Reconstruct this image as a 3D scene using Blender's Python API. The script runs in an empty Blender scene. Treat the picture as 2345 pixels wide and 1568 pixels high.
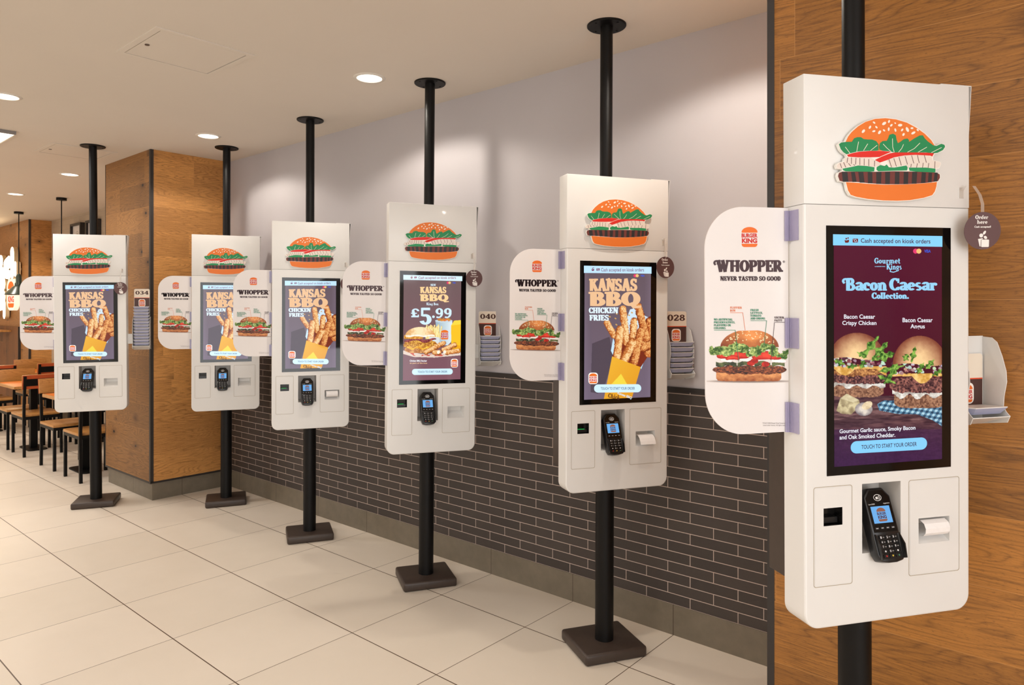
import bpy, bmesh, math, random
import numpy as np
from mathutils import Vector, Matrix, Euler
random.seed(7)
S = bpy.context.scene
COL = S.collection
PI = math.pi
R = math.radians

# ------------------------------------------------------------------ colours
def lin1(c):
    c = c / 255.0
    return c / 12.92 if c <= 0.04045 else ((c + 0.055) / 1.055) ** 2.4
def lin(rgb):
    return tuple(lin1(c) for c in rgb)
def lin4(rgb):
    return lin(rgb) + (1.0,)

# ------------------------------------------------------------------ node helpers
def new_mat(name):
    m = bpy.data.materials.new(name)
    m.use_nodes = True
    nt = m.node_tree
    nt.nodes.clear()
    out = nt.nodes.new('ShaderNodeOutputMaterial')
    b = nt.nodes.new('ShaderNodeBsdfPrincipled')
    nt.links.new(b.outputs[0], out.inputs[0])
    return m, nt, b
class N:
    """tiny wrapper for building node chains"""
    def __init__(s, nt):
        s.nt = nt
    def node(s, t, **kw):
        n = s.nt.nodes.new(t)
        for k, v in kw.items():
            setattr(n, k, v)
        return n
    def put(s, sock, v):
        if hasattr(v, 'is_output'):
            s.nt.links.new(v, sock)
        else:
            sock.default_value = v
    def math(s, op, a, b=0.0, c=0.0):
        n = s.node('ShaderNodeMath', operation=op)
        s.put(n.inputs[0], a); s.put(n.inputs[1], b); s.put(n.inputs[2], c)
        return n.outputs[0]
    def comb(s, x, y, z):
        n = s.node('ShaderNodeCombineXYZ')
        s.put(n.inputs[0], x); s.put(n.inputs[1], y); s.put(n.inputs[2], z)
        return n.outputs[0]
    def sep(s, v):
        n = s.node('ShaderNodeSeparateXYZ'); s.put(n.inputs[0], v)
        return n.outputs
    def coord(s, k='Object'):
        return s.node('ShaderNodeTexCoord').outputs[k]
    def noise(s, v, scale, detail=4.0, rough=0.55, dist=0.0):
        n = s.node('ShaderNodeTexNoise')
        s.put(n.inputs['Vector'], v)
        n.inputs['Scale'].default_value = scale
        n.inputs['Detail'].default_value = detail
        n.inputs['Roughness'].default_value = rough
        n.inputs['Distortion'].default_value = dist
        return n.outputs['Fac']
    def ramp(s, fac, stops):
        n = s.node('ShaderNodeValToRGB')
        e = n.color_ramp.elements
        while len(e) < len(stops):
            e.new(0.5)
        for el, (p, c) in zip(e, stops):
            el.position = p; el.color = c
        s.put(n.inputs[0], fac)
        return n.outputs[0]
    def mix(s, fac, a, b, mode='MIX'):
        n = s.node('ShaderNodeMix', data_type='RGBA', blend_type=mode)
        s.put(n.inputs[0], fac); s.put(n.inputs[6], a); s.put(n.inputs[7], b)
        return n.outputs[2]
    def bump(s, h, strength, dist=0.002):
        n = s.node('ShaderNodeBump')
        n.inputs['Strength'].default_value = strength
        n.inputs['Distance'].default_value = dist
        s.put(n.inputs['Height'], h)
        return n.outputs[0]

def paint(name, rgb, rough=0.5, metal=0.0, var=0.03, scale=18.0, bump=0.0, coat=0.0):
    """painted / plastic / metal surface with a little procedural unevenness"""
    m, nt, b = new_mat(name)
    n = N(nt)
    co = n.coord()
    f = n.noise(co, scale, 4)
    c = lin(rgb)
    lo = tuple(x * (1 - var) for x in c) + (1,)
    hi = tuple(min(1, x * (1 + var)) for x in c) + (1,)
    nt.links.new(n.ramp(f, [(0.3, lo), (0.7, hi)]), b.inputs['Base Color'])
    b.inputs['Roughness'].default_value = rough
    b.inputs['Metallic'].default_value = metal
    if coat:
        b.inputs['Coat Weight'].default_value = coat
    if bump:
        g = n.noise(co, 420.0, 2)
        nt.links.new(n.bump(g, bump, 0.0006), b.inputs['Normal'])
    return m

def wood_mat(name, axes, plank_h=0.2065, z0=0.577, plank_w=1.34, dark=(96, 56, 24), light=(168, 108, 52), rough=0.5, seams=True, gs=1.0, knots=True, xo=0.0):
    """planked oak. axes = (along, across) indices of the object coordinates"""
    m, nt, b = new_mat(name)
    n = N(nt)
    s = n.sep(n.coord())
    u = n.math('ADD', s[axes[0]], xo)
    v = n.math('SUBTRACT', s[axes[1]], z0)
    if seams:
        row = n.math('FLOOR', n.math('DIVIDE', v, plank_h))
        wn = n.node('ShaderNodeTexWhiteNoise', noise_dimensions='1D')
        n.put(wn.inputs['W'], n.math('ADD', row, 31.7))
        ush = n.math('ADD', u, n.math('MULTIPLY', wn.outputs[0], plank_w))
        bx = n.math('FLOOR', n.math('DIVIDE', ush, plank_w))
        wn2 = n.node('ShaderNodeTexWhiteNoise', noise_dimensions='2D')
        n.put(wn2.inputs['Vector'], n.comb(row, bx, 0.0))
        rnd = wn2.outputs[0]
    else:
        rnd = 0.37
        ush = u
    ox = n.math('MULTIPLY', rnd, 37.0)
    up = n.math('ADD', u, ox)
    vp = n.math('ADD', v, n.math('MULTIPLY', rnd, 13.0))
    # cathedral figure : strongly stretched noise turned into thin contour lines
    fig = n.noise(n.comb(n.math('MULTIPLY', up, 0.8 * gs), n.math('MULTIPLY', vp, 6.5 * gs), 0.0), 1.0, 2.5, 0.5, 0.25)
    rings = n.math('FRACT', n.math('MULTIPLY', fig, 34.0))
    line = n.math('POWER', n.math('ABSOLUTE', n.math('SUBTRACT', n.math('MULTIPLY', rings, 2.0), 1.0)), 3.2)
    fine = n.noise(n.comb(n.math('MULTIPLY', up, 9.0 * gs), n.math('MULTIPLY', vp, 210.0 * gs), 0.0), 1.0, 3, 0.6)
    pore = n.noise(n.comb(n.math('MULTIPLY', up, 60.0 * gs), n.math('MULTIPLY', vp, 420.0 * gs), 0.0), 1.0, 2, 0.5)
    broad = n.noise(n.comb(n.math('MULTIPLY', up, 0.8), n.math('MULTIPLY', vp, 3.0), 0.0), 1.0, 3, 0.5)
    t = n.math('ADD', n.math('MULTIPLY', fine, 0.55), n.math('ADD', n.math('MULTIPLY', broad, 0.34), n.math('MULTIPLY', rnd, 0.20)))
    t = n.math('SUBTRACT', t, n.math('MULTIPLY', line, n.math('MULTIPLY', n.math('SUBTRACT', broad, 0.14), 0.46)))
    mid = tuple((a + c) / 2 for a, c in zip(dark, light))
    col = n.ramp(t, [(0.16, lin4(dark)), (0.42, lin4(mid)), (0.72, lin4(light))])
    col = n.mix(n.math('MULTIPLY', n.math('GREATER_THAN', pore, 0.63), 0.35), col, lin4(tuple(c * 0.55 for c in dark)))
    if knots:
        vo = n.node('ShaderNodeTexVoronoi', feature='F1', voronoi_dimensions='2D')
        n.put(vo.inputs['Vector'], n.comb(n.math('MULTIPLY', up, 1.9), n.math('MULTIPLY', vp, 3.2), 0.0))
        vo.inputs['Scale'].default_value = 1.0
        vo.inputs['Randomness'].default_value = 1.0
        sel = n.math('GREATER_THAN', n.sep(vo.outputs['Color'])[0], 0.58)
        d = n.math('ADD', vo.outputs['Distance'], n.math('MULTIPLY', n.math('SUBTRACT', fine, 0.5), 0.05))
        mr = n.node('ShaderNodeMapRange')
        n.put(mr.inputs[0], d); mr.inputs[1].default_value = 0.02; mr.inputs[2].default_value = 0.16
        mr.inputs[3].default_value = 0.6; mr.inputs[4].default_value = 0.0
        col = n.mix(n.math('MULTIPLY', sel, mr.outputs[0]), col, lin4((74, 42, 18)))
        core = n.math('MULTIPLY', sel, n.math('LESS_THAN', d, n.math('MULTIPLY', n.sep(vo.outputs['Color'])[1], 0.04)))
        col = n.mix(core, col, lin4((28, 18, 12)))
    if seams:
        fv = n.math('FRACT', n.math('DIVIDE', v, plank_h))
        sv = n.math('LESS_THAN', n.math('MINIMUM', fv, n.math('SUBTRACT', 1.0, fv)), 0.0055)
        fu = n.math('FRACT', n.math('DIVIDE', ush, plank_w))
        su = n.math('LESS_THAN', n.math('MINIMUM', fu, n.math('SUBTRACT', 1.0, fu)), 0.0009)
        seam = n.math('MAXIMUM', sv, su)
        col = n.mix(n.math('MULTIPLY', seam, 0.55), col, lin4((196, 140, 78)))
    nt.links.new(col, b.inputs['Base Color'])
    b.inputs['Roughness'].default_value = rough
    nt.links.new(n.bump(fine, 0.12, 0.001), b.inputs['Normal'])
    return m

def attr_mat(name, rough=0.55, emit=0.0, coat=0.0):
    """printed / displayed artwork: the colour is carried by the mesh"""
    m, nt, b = new_mat(name)
    a = nt.nodes.new('ShaderNodeAttribute')
    a.attribute_name = 'Art'
    if emit:
        b.inputs['Base Color'].default_value = (0.004, 0.004, 0.005, 1)
        nt.links.new(a.outputs['Color'], b.inputs['Emission Color'])
        b.inputs['Emission Strength'].default_value = emit
        b.inputs['Specular IOR Level'].default_value = 0.3
    else:
        nt.links.new(a.outputs['Color'], b.inputs['Base Color'])
    b.inputs['Roughness'].default_value = rough
    if coat:
        b.inputs['Coat Weight'].default_value = coat
        b.inputs['Coat Roughness'].default_value = 0.03
    return m

def emit_mat(name, rgb, strength):
    m, nt, b = new_mat(name)
    b.inputs['Base Color'].default_value = lin4(tuple(c * .8 for c in rgb))
    b.inputs['Emission Color'].default_value = lin4(rgb)
    b.inputs['Emission Strength'].default_value = strength
    return m

def clear_mat(name, rgb=(235, 235, 245), alpha_ior=1.3, rough=0.05, trans=1.0):
    m, nt, b = new_mat(name)
    b.inputs['Base Color'].default_value = lin4(rgb)
    b.inputs['Transmission Weight'].default_value = trans
    b.inputs['Roughness'].default_value = rough
    b.inputs['IOR'].default_value = alpha_ior
    return m

# ------------------------------------------------------------------ mesh builder
class MB:
    def __init__(s):
        s.v = []; s.f = []; s.m = []; s.c = []
    def add(s, verts, faces, mat=0, col=None):
        o = len(s.v)
        s.v.extend(verts)
        for f in faces:
            s.f.append([i + o for i in f]); s.m.append(mat); s.c.append(col)
        return s
    def poly(s, pts, mat=0, col=None):
        return s.add(list(pts), [list(range(len(pts)))], mat, col)
    def box(s, x0, x1, y0, y1, z0, z1, mat=0, col=None):
        v = [(x0, y0, z0), (x1, y0, z0), (x1, y1, z0), (x0, y1, z0), (x0, y0, z1), (x1, y0, z1), (x1, y1, z1), (x0, y1, z1)]
        f = [(0, 3, 2, 1), (4, 5, 6, 7), (0, 1, 5, 4), (1, 2, 6, 5), (2, 3, 7, 6), (3, 0, 4, 7)]
        return s.add(v, f, mat, col)
    def prism(s, out, y0, y1, mat=0, col=None, side=None):
        """outline in (x, z), swept along y"""
        n = len(out)
        v = [(x, y0, z) for x, z in out] + [(x, y1, z) for x, z in out]
        o = len(s.v); s.v.extend(v)
        s.f.append([o + i for i in range(n)]); s.m.append(mat); s.c.append(col)
        s.f.append([o + n + i for i in reversed(range(n))]); s.m.append(mat if side is None else side); s.c.append(col)
        for i in range(n):
            j = (i + 1) % n
            s.f.append([o + i, o + n + i, o + n + j, o + j]); s.m.append(mat if side is None else side); s.c.append(col)
        return s
    def prism_z(s, out, z0, z1, mat=0, col=None):
        """outline in (x, y), swept along z"""
        n = len(out)
        v = [(x, y, z0) for x, y in out] + [(x, y, z1) for x, y in out]
        f = [list(reversed(range(n))), [n + i for i in range(n)]] + [[i, (i + 1) % n, n + (i + 1) % n, n + i] for i in range(n)]
        return s.add(v, f, mat, col)
    def lathe(s, prof, cx=0, cy=0, n=32, mat=0, col=None):
        v = []; f = []
        for r, z in prof:
            for i in range(n):
                a = 2 * PI * i / n
                v.append((cx + r * math.cos(a), cy + r * math.sin(a), z))
        for k in range(len(prof) - 1):
            for i in range(n):
                j = (i + 1) % n
                f.append([k * n + i, k * n + j, (k + 1) * n + j, (k + 1) * n + i])
        f.append([i for i in reversed(range(n))]); f.append([(len(prof) - 1) * n + i for i in range(n)])
        return s.add(v, f, mat, col)
    def tube(s, path, r, n=10, mat=0, col=None, ry=None):
        P = [Vector(p) for p in path]
        v = []; f = []
        for i, p in enumerate(P):
            d = (P[min(i + 1, len(P) - 1)] - P[max(i - 1, 0)]).normalized()
            a = d.cross(Vector((0, 0, 1)))
            if a.length < 1e-4:
                a = d.cross(Vector((0, 1, 0)))
            a.normalize(); b = d.cross(a).normalized()
            for k in range(n):
                t = 2 * PI * k / n
                v.append(tuple(p + a * r * math.cos(t) + b * (ry or r) * math.sin(t)))
        for i in range(len(P) - 1):
            for k in range(n):
                j = (k + 1) % n
                f.append([i * n + k, i * n + j, (i + 1) * n + j, (i + 1) * n + k])
        f.append([k for k in reversed(range(n))]); f.append([(len(P) - 1) * n + k for k in range(n)])
        return s.add(v, f, mat, col)
    def flat(s, polys, y, col, mat=0):
        """2-D polygons (x, z) printed on the plane y"""
        for p in polys:
            s.poly([(a, y, b) for a, b in p], mat, col)
        return s
    def build(s, name, mats, parent=None, bevel=0.0, seg=2, smooth=None, loc=None, rot=None, art=False, bevel_ang=30):
        me = bpy.data.meshes.new(name)
        me.from_pydata(s.v, [], s.f)
        me.update()
        if not isinstance(mats, (list, tuple)):
            mats = [mats]
        for mt in mats:
            me.materials.append(mt)
        me.polygons.foreach_set('material_index', s.m)
        if art:
            at = me.color_attributes.new('Art', 'FLOAT_COLOR', 'CORNER')
            arr = np.ones((len(me.loops), 4), dtype=np.float32)
            k = 0
            for f, c in zip(s.f, s.c):
                nn = len(f)
                if c is not None:
                    if len(c) and isinstance(c[0], (tuple, list)):
                        arr[k:k + nn, :3] = c
                    else:
                        arr[k:k + nn, :3] = c
                k += nn
            at.data.foreach_set('color', arr.ravel())
        if bevel:
            bm = bmesh.new(); bm.from_mesh(me)
            bmesh.ops.remove_doubles(bm, verts=bm.verts, dist=1e-6)
            ed = [e for e in bm.edges if len(e.link_faces) == 2 and e.calc_face_angle(0) > R(bevel_ang)]
            bmesh.ops.bevel(bm, geom=ed, offset=bevel, offset_type='OFFSET', segments=seg, profile=0.5, affect='EDGES', clamp_overlap=True)
            bm.to_mesh(me); bm.free()
            if smooth is None:
                smooth = 40
        if smooth:
            for p in me.polygons:
                p.use_smooth = True
            me.set_sharp_from_angle(angle=R(smooth))
        ob = bpy.data.objects.new(name, me)
        COL.objects.link(ob)
        if parent is not None:
            ob.parent = parent
        if loc is not None:
            ob.location = loc
        if rot is not None:
            ob.rotation_euler = rot
        return ob

def tag(o, label, cat, group=None):
    o['label'] = label; o['category'] = cat
    if group:
        o['group'] = group
    return o
def thing(name, label, cat, loc=(0, 0, 0), rot=(0, 0, 0), group=None):
    o = bpy.data.objects.new(name, None)
    o.empty_display_size = 0.1
    COL.objects.link(o)
    o.location = loc; o.rotation_euler = rot
    return tag(o, label, cat, group)
def struct(o):
    o['kind'] = 'structure'
    return o
def copy_tree(o, parent=None):
    c = o.copy(); COL.objects.link(c)
    if parent is not None:
        c.parent = parent
    for ch in list(o.children):
        copy_tree(ch, c)
    return c

# ------------------------------------------------------------------ 2-D outlines
def ell(cx, cy, rx, ry=None, n=28, a0=0, a1=360, rot=0):
    ry = rx if ry is None else ry
    out = []
    full = abs(a1 - a0) >= 360
    for i in range(n if full else n + 1):
        a = R(a0 + (a1 - a0) * i / n)
        x, y = rx * math.cos(a), ry * math.sin(a)
        c, s_ = math.cos(R(rot)), math.sin(R(rot))
        out.append((cx + x * c - y * s_, cy + x * s_ + y * c))
    return out
def rrect(x0, x1, y0, y1, r, n=6):
    out = []
    for cx, cy, a in ((x1 - r, y1 - r, 0), (x0 + r, y1 - r, 90), (x0 + r, y0 + r, 180), (x1 - r, y0 + r, 270)):
        for i in range(n + 1):
            t = R(a + 90 * i / n)
            out.append((cx + r * math.cos(t), cy + r * math.sin(t)))
    return out
def seg2(x0, y0, x1, y1, t):
    dx, dy = x1 - x0, y1 - y0
    l = math.hypot(dx, dy) or 1e-9
    nx, ny = -dy / l * t / 2, dx / l * t / 2
    return [(x0 + nx, y0 + ny), (x0 - nx, y0 - ny), (x1 - nx, y1 - ny), (x1 + nx, y1 + ny)]
def pline(pts, t):
    out = []
    for a, b in zip(pts, pts[1:]):
        out.append(seg2(a[0], a[1], b[0], b[1], t))
    for p in pts[1:-1]:
        out.append(ell(p[0], p[1], t / 2, n=8))
    return out
def capsule(x0, y0, x1, y1, r, n=8):
    a = math.degrees(math.atan2(y1 - y0, x1 - x0))
    return ell(x1, y1, r, n=n, a0=a - 90, a1=a + 90) + ell(x0, y0, r, n=n, a0=a + 90, a1=a + 270)

# ------------------------------------------------------------------ chunky slab lettering (own stroke alphabet)
def arc(cx, cy, rx, ry, a0, a1, tx, ty, n=22):
    """thick elliptical arc as quads"""
    out = []
    for i in range(n):
        p = []
        for k, sgn in ((i, 1), (i + 1, 1), (i + 1, -1), (i, -1)):
            a = R(a0 + (a1 - a0) * k / n)
            p.append((cx + (rx + sgn * tx / 2) * math.cos(a), cy + (ry + sgn * ty / 2) * math.sin(a)))
        out.append(p)
    return out
def _l(*a): return [seg2(*a)]
def _s(x, y, h, t=0.15):  # slab serif
    return [rrect(x - h, x + h, y - t / 2, y + t / 2, t * 0.3, 3)]
def stem(x, t=0.26, top=1, bot=0, h=0.22, y0=0, y1=1):
    o = _l(x, y0, x, y1, t)
    if bot: o += _s(x, y0 + 0.075, h)
    if top: o += _s(x, y1 - 0.075, h)
    return o
GL = {}
def G(ch, w, *parts):
    GL[ch] = (w, [p for q in parts for p in q])
G('A', .98, _l(.16, 0, .44, 1, .17), _l(.46, 1, .78, 0, .29), _l(.25, .32, .68, .32, .13), _s(.15, .07, .17), _s(.80, .07, .2), _l(.34, .95, .56, .95, .11))
G('B', .84, stem(.22, .27), arc(.42, .735, .19, .2, -90, 90, .22, .15), _l(.2, .935, .42, .935, .15), _l(.2, .52, .44, .52, .13), arc(.45, .28, .23, .215, -90, 90, .24, .15), _l(.2, .065, .45, .065, .15))
G('C', .84, arc(.47, .5, .31, .44, 40, 320, .27, .13), _l(.74, .60, .74, .97, .10), _l(.74, .03, .74, .3, .10))
G('D', .9, stem(.22, .27), arc(.42, .5, .29, .44, -90, 90, .27, .13), _l(.2, .94, .42, .94, .13), _l(.2, .06, .42, .06, .13))
G('E', .78, stem(.22, .27), _l(.2, .93, .70, .93, .14), _l(.2, .07, .72, .07, .14), _l(.2, .5, .55, .5, .13), _l(.66, .68, .66, .98, .1), _l(.68, .02, .68, .33, .1), _l(.53, .38, .53, .62, .09))
G('F', .74, stem(.22, .27), _l(.2, .93, .68, .93, .14), _l(.2, .48, .54, .48, .13), _l(.64, .66, .64, .98, .1), _l(.52, .36, .52, .61, .09))
G('G', .9, arc(.47, .5, .31, .44, 40, 330, .27, .13), _l(.74, .62, .74, .97, .1), _l(.73, .05, .73, .45, .2), _s(.72, .42, .19, .14))
G('H', 1.0, stem(.22, .27), stem(.76, .27), _l(.2, .5, .78, .5, .14))
G('I', .48, stem(.24, .28))
G('K', .98, stem(.22, .27), _l(.3, .42, .74, .95, .16), _l(.42, .60, .80, .04, .28), _s(.74, .93, .18), _s(.82, .07, .2))
G('L', .76, stem(.22, .27), _l(.2, .07, .70, .07, .14), _l(.66, .02, .66, .38, .1))
G('M', 1.18, stem(.18, .18), stem(.94, .28), _l(.2, 1, .55, .1, .26), _l(.55, .1, .92, 1, .15))
G('N', 1.02, stem(.2, .18), stem(.82, .18, 1, 0), _l(.2, 1, .82, 0, .28), _l(.12, .93, .34, .93, .14))
G('O', .96, arc(.48, .5, .32, .44, 0, 360, .28, .13, 32))
G('P', .84, stem(.22, .27), arc(.44, .70, .23, .235, -90, 90, .25, .14), _l(.2, .93, .44, .93, .14), _l(.2, .46, .44, .46, .14))
G('Q', 1.02, arc(.48, .5, .32, .44, 0, 360, .28, .13, 32), _l(.5, .22, .72, -.12, .2), _l(.68, -.1, .98, -.05, .14))
G('R', .94, stem(.22, .27), arc(.44, .72, .22, .215, -90, 90, .24, .14), _l(.2, .93, .44, .93, .14), _l(.2, .49, .44, .49, .14), _l(.46, .5, .76, .05, .28), _s(.80, .07, .16))
G('S', .78, arc(.39, .72, .23, .225, 30, 270, .2, .14), arc(.39, .28, .25, .225, -150, 90, .22, .14), _l(.2, .58, .58, .42, .2), _l(.64, .68, .64, .98, .1), _l(.12, .02, .12, .34, .1))
G('T', .86, stem(.43, .28, 0, 1), _l(.08, .93, .78, .93, .14), _l(.11, .62, .11, .98, .1), _l(.75, .62, .75, .98, .1))
G('U', .96, _l(.22, .3, .22, 1, .27), _l(.76, .3, .76, 1, .18), arc(.49, .32, .27, .25, 180, 360, .23, .14), _s(.22, .93, .2), _s(.76, .93, .18))
G('V', .96, _l(.2, 1, .48, 0, .28), _l(.48, 0, .76, 1, .16), _s(.2, .93, .2), _s(.78, .93, .17))
G('W', 1.36, _l(.2, 1, .44, 0, .28), _l(.44, 0, .66, .9, .16), _l(.62, 1, .88, 0, .28), _l(.88, 0, 1.12, 1, .16), _s(.2, .93, .2), _s(1.14, .93, .18), _l(.5, .94, .74, .94, .12))
G('Y', .94, _l(.2, 1, .48, .45, .27), _l(.48, .45, .76, 1, .16), stem(.48, .27, 0, 1, y1=.5), _s(.2, .93, .2), _s(.78, .93, .17))
G('0', .78, arc(.39, .5, .25, .44, 0, 360, .26, .13, 30))
G('2', .76, arc(.37, .7, .22, .235, -30, 180, .25, .14), _l(.54, .56, .16, .14, .22), _l(.08, .09, .66, .09, .18), _l(.65, .03, .65, .34, .1))
G('3', .76, arc(.36, .74, .2, .2, -90, 160, .25, .13), arc(.36, .28, .23, .22, -165, 90, .27, .13), _l(.25, .53, .42, .53, .12))
G('4', .82, stem(.54, .26, 0, 1, .2), _l(.56, 1, .08, .34, .16), _l(.05, .31, .76, .31, .16))
G('5', .78, _l(.2, .93, .66, .93, .15), _l(.19, .5, .19, 1, .14), arc(.38, .3, .23, .25, -160, 120, .28, .14), _l(.2, .52, .34, .56, .12))
G('8', .78, arc(.39, .745, .2, .195, 0, 360, .22, .13, 26), arc(.39, .275, .24, .22, 0, 360, .25, .13, 26))
G('9', .8, arc(.4, .68, .24, .26, 0, 360, .25, .13, 28), arc(.32, .5, .33, .44, -100, 20, .22, .13), _l(.12, .1, .3, .06, .16))
G('.', .3, [ell(.15, .13, .13, n=16)])
G("'", .26, [ell(.13, .9, .1, n=14)], _l(.16, .88, .08, .68, .08))
G(',', .3, [ell(.15, .12, .12, n=14)], _l(.19, .1, .08, -.16, .09))
G('&', .9, arc(.4, .74, .17, .19, 0, 360, .2, .13), arc(.4, .27, .26, .21, 0, 360, .22, .13))
G('£', .82, arc(.46, .70, .22, .235, 0, 190, .2, .14), _l(.26, .72, .34, .12, .24), _l(.08, .46, .58, .46, .12), _l(.1, .09, .72, .09, .18), _l(.7, .03, .7, .3, .1))
# lower case
G('a', .66, arc(.32, .46, .19, .17, 0, 165, .22, .13), _l(.5, .08, .5, .48, .23), arc(.28, .2, .15, .14, 60, 360, .2, .12), _s(.58, .06, .1, .12), _l(.26, .36, .5, .36, .1))
G('b', .74, stem(.2, .23, 1, 0, .16), arc(.4, .32, .2, .27, 0, 360, .23, .12))
G('c', .6, arc(.33, .33, .2, .27, 45, 315, .24, .12), [ell(.48, .47, .11, n=12)])
G('d', .76, stem(.54, .23, 1, 1, .15), arc(.32, .32, .2, .27, 0, 360, .23, .12))
G('e', .64, arc(.33, .33, .2, .27, 0, 320, .23, .12), _l(.16, .34, .52, .34, .1))
G('g', .72, arc(.32, .38, .2, .22, 0, 360, .22, .12), arc(.34, -.08, .22, .16, 0, 360, .16, .1), _l(.5, .55, .66, .6, .13))
G('h', .8, stem(.2, .23, 1, 1, .16), arc(.4, .38, .18, .22, 0, 180, .2, .14), _l(.58, 0, .58, .42, .23), _s(.6, .06, .15, .12))
G('i', .42, _l(.2, 0, .2, .62, .23), _s(.2, .06, .17, .12), _s(.16, .57, .13, .11), [ell(.2, .84, .13, n=14)])
G('k', .8, stem(.2, .23, 1, 1, .16), _l(.3, .26, .58, .58, .13), _l(.36, .38, .64, .03, .23), _s(.56, .58, .13, .1), _s(.66, .06, .13, .12))
G('l', .42, stem(.2, .24, 1, 1, .17))
G('m', 1.14, _l(.2, 0, .2, .62, .23), arc(.38, .4, .17, .2, 0, 180, .18, .13), _l(.55, 0, .55, .42, .22), arc(.74, .4, .18, .2, 0, 180, .18, .13), _l(.92, 0, .92, .42, .22), _s(.2, .06, .15, .12), _s(.55, .06, .14, .12), _s(.94, .06, .14, .12), _s(.15, .57, .11, .1))
G('n', .8, _l(.2, 0, .2, .62, .23), arc(.4, .38, .18, .22, 0, 180, .2, .14), _l(.58, 0, .58, .42, .23), _s(.2, .06, .16, .12), _s(.6, .06, .15, .12), _s(.14, .57, .12, .1))
G('o', .66, arc(.33, .33, .2, .27, 0, 360, .23, .12))
G('p', .74, _l(.2, -.25, .2, .62, .23), arc(.4, .32, .2, .27, 0, 360, .22, .12), _s(.2, -.2, .17, .12))
G('r', .6, _l(.2, 0, .2, .62, .23), arc(.4, .36, .17, .2, 60, 180, .16, .14), [ell(.48, .5, .11, n=12)], _s(.2, .06, .17, .12), _s(.14, .57, .12, .1))
G('s', .56, arc(.28, .46, .15, .14, 40, 270, .17, .12), arc(.28, .19, .16, .14, -140, 90, .17, .12), _l(.17, .38, .4, .27, .14))
G('t', .5, _l(.22, .14, .22, .86, .23), arc(.34, .16, .12, .12, 180, 330, .17, .12), _l(.05, .56, .44, .56, .12))
G('u', .8, _l(.2, .2, .2, .62, .23), arc(.38, .22, .18, .18, 180, 350, .2, .13), _l(.57, 0, .57, .62, .23), _s(.66, .06, .1, .12), _s(.14, .57, .12, .1), _s(.5, .57, .12, .1))
G('x', .72, _l(.14, .62, .54, 0, .24), _l(.52, .62, .14, 0, .12), _s(.14, .57, .14, .1), _s(.56, .06, .15, .12), _s(.54, .57, .12, .1), _s(.13, .06, .12, .12))
G(' ', .34)
def slab(txt, x0, x1, y0, y1, swash=False, track=0.02):
    """chunky lettering fitted to the box: y0 baseline, y1 cap height"""
    polys = []; x = 0.0
    for ch in txt:
        w, pp = GL.get(ch, GL[' '])
        for p in pp:
            polys.append([(a + x, b) for a, b in p])
        x += w + track
    if swash:
        polys += arc(-.02, .74, .17, .19, -40, 190, .15, .12, 16) + _l(-.19, .72, -.10, .58, .13) + _l(-.02, .94, .3, .94, .12)
    xs = [a for p in polys for a, b in p]
    lo, hi = min(xs), max(xs)
    k = (x1 - x0) / (hi - lo)
    return [[(x0 + (a - lo) * k, y0 + b * (y1 - y0)) for a, b in p] for p in polys]

# ------------------------------------------------------------------ plain sans lettering from Blender's built-in font
_fc = {}
def _font_polys(txt, bold):
    key = (txt, bold)
    if key not in _fc:
        cu = bpy.data.curves.new('lettering', 'FONT')
        cu.body = txt; cu.size = 1.0; cu.offset = bold; cu.resolution_u = 3
        ob = bpy.data.objects.new('lettering', cu)
        COL.objects.link(ob)
        dg = bpy.context.evaluated_depsgraph_get(); dg.update()
        me = bpy.data.meshes.new_from_object(ob.evaluated_get(dg))
        _fc[key] = [[(me.vertices[i].co.x, me.vertices[i].co.y) for i in p.vertices] for p in me.polygons]
        bpy.data.meshes.remove(me)
        bpy.data.objects.remove(ob); bpy.data.curves.remove(cu)
    return _fc[key]
def sans(txt, x0, x1, y0, y1, bold=0.02):
    """sans lettering; its ink is fitted to the box"""
    P = _font_polys(txt, bold)
    xs = [a for p in P for a, b in p]; ys = [b for p in P for a, b in p]
    ax, bx, ay, by = min(xs), max(xs), min(ys), max(ys)
    return [[(x0 + (a - ax) / (bx - ax) * (x1 - x0), y0 + (b - ay) / (by - ay) * (y1 - y0)) for a, b in p] for p in P]

def bk_logo(cx, cz, hgt, white=False, oc=(232, 110, 36), rc=(205, 45, 40), wc=(250, 244, 236)):
    """round burger-shaped emblem with two words: [(polys, colour)] around (cx, cz)"""
    h = hgt; w = hgt * 0.80
    L = []
    if white:
        L.append(([rrect(cx - w * .60, cx + w * .60, cz - h * .58, cz + h * .58, h * .28)], wc))
    top = [(cx - w / 2, cz + h * .24)] + ell(cx, cz + h * .24, w / 2, h * .26, 16, 180, 0)[1:-1] + [(cx + w / 2, cz + h * .24), (cx + w * .47, cz + h * .215), (cx - w * .47, cz + h * .215)]
    bot = [(cx - w / 2, cz - h * .335)] + [(cx + w / 2, cz - h * .335)] + ell(cx + w * .32, cz - h * .36, w * .17, h * .14, 6, 0, -90) + ell(cx - w * .32, cz - h * .36, w * .17, h * .14, 6, -90, -180)
    L.append(([top, bot], oc))
    L.append((sans('BURGER', cx - w * .5, cx + w * .5, cz - h * .03, cz + h * .18, 0.045) + sans('KING', cx - w * .48, cx + w * .48, cz - h * .305, cz - h * .06, 0.05), rc))
    return L

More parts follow.
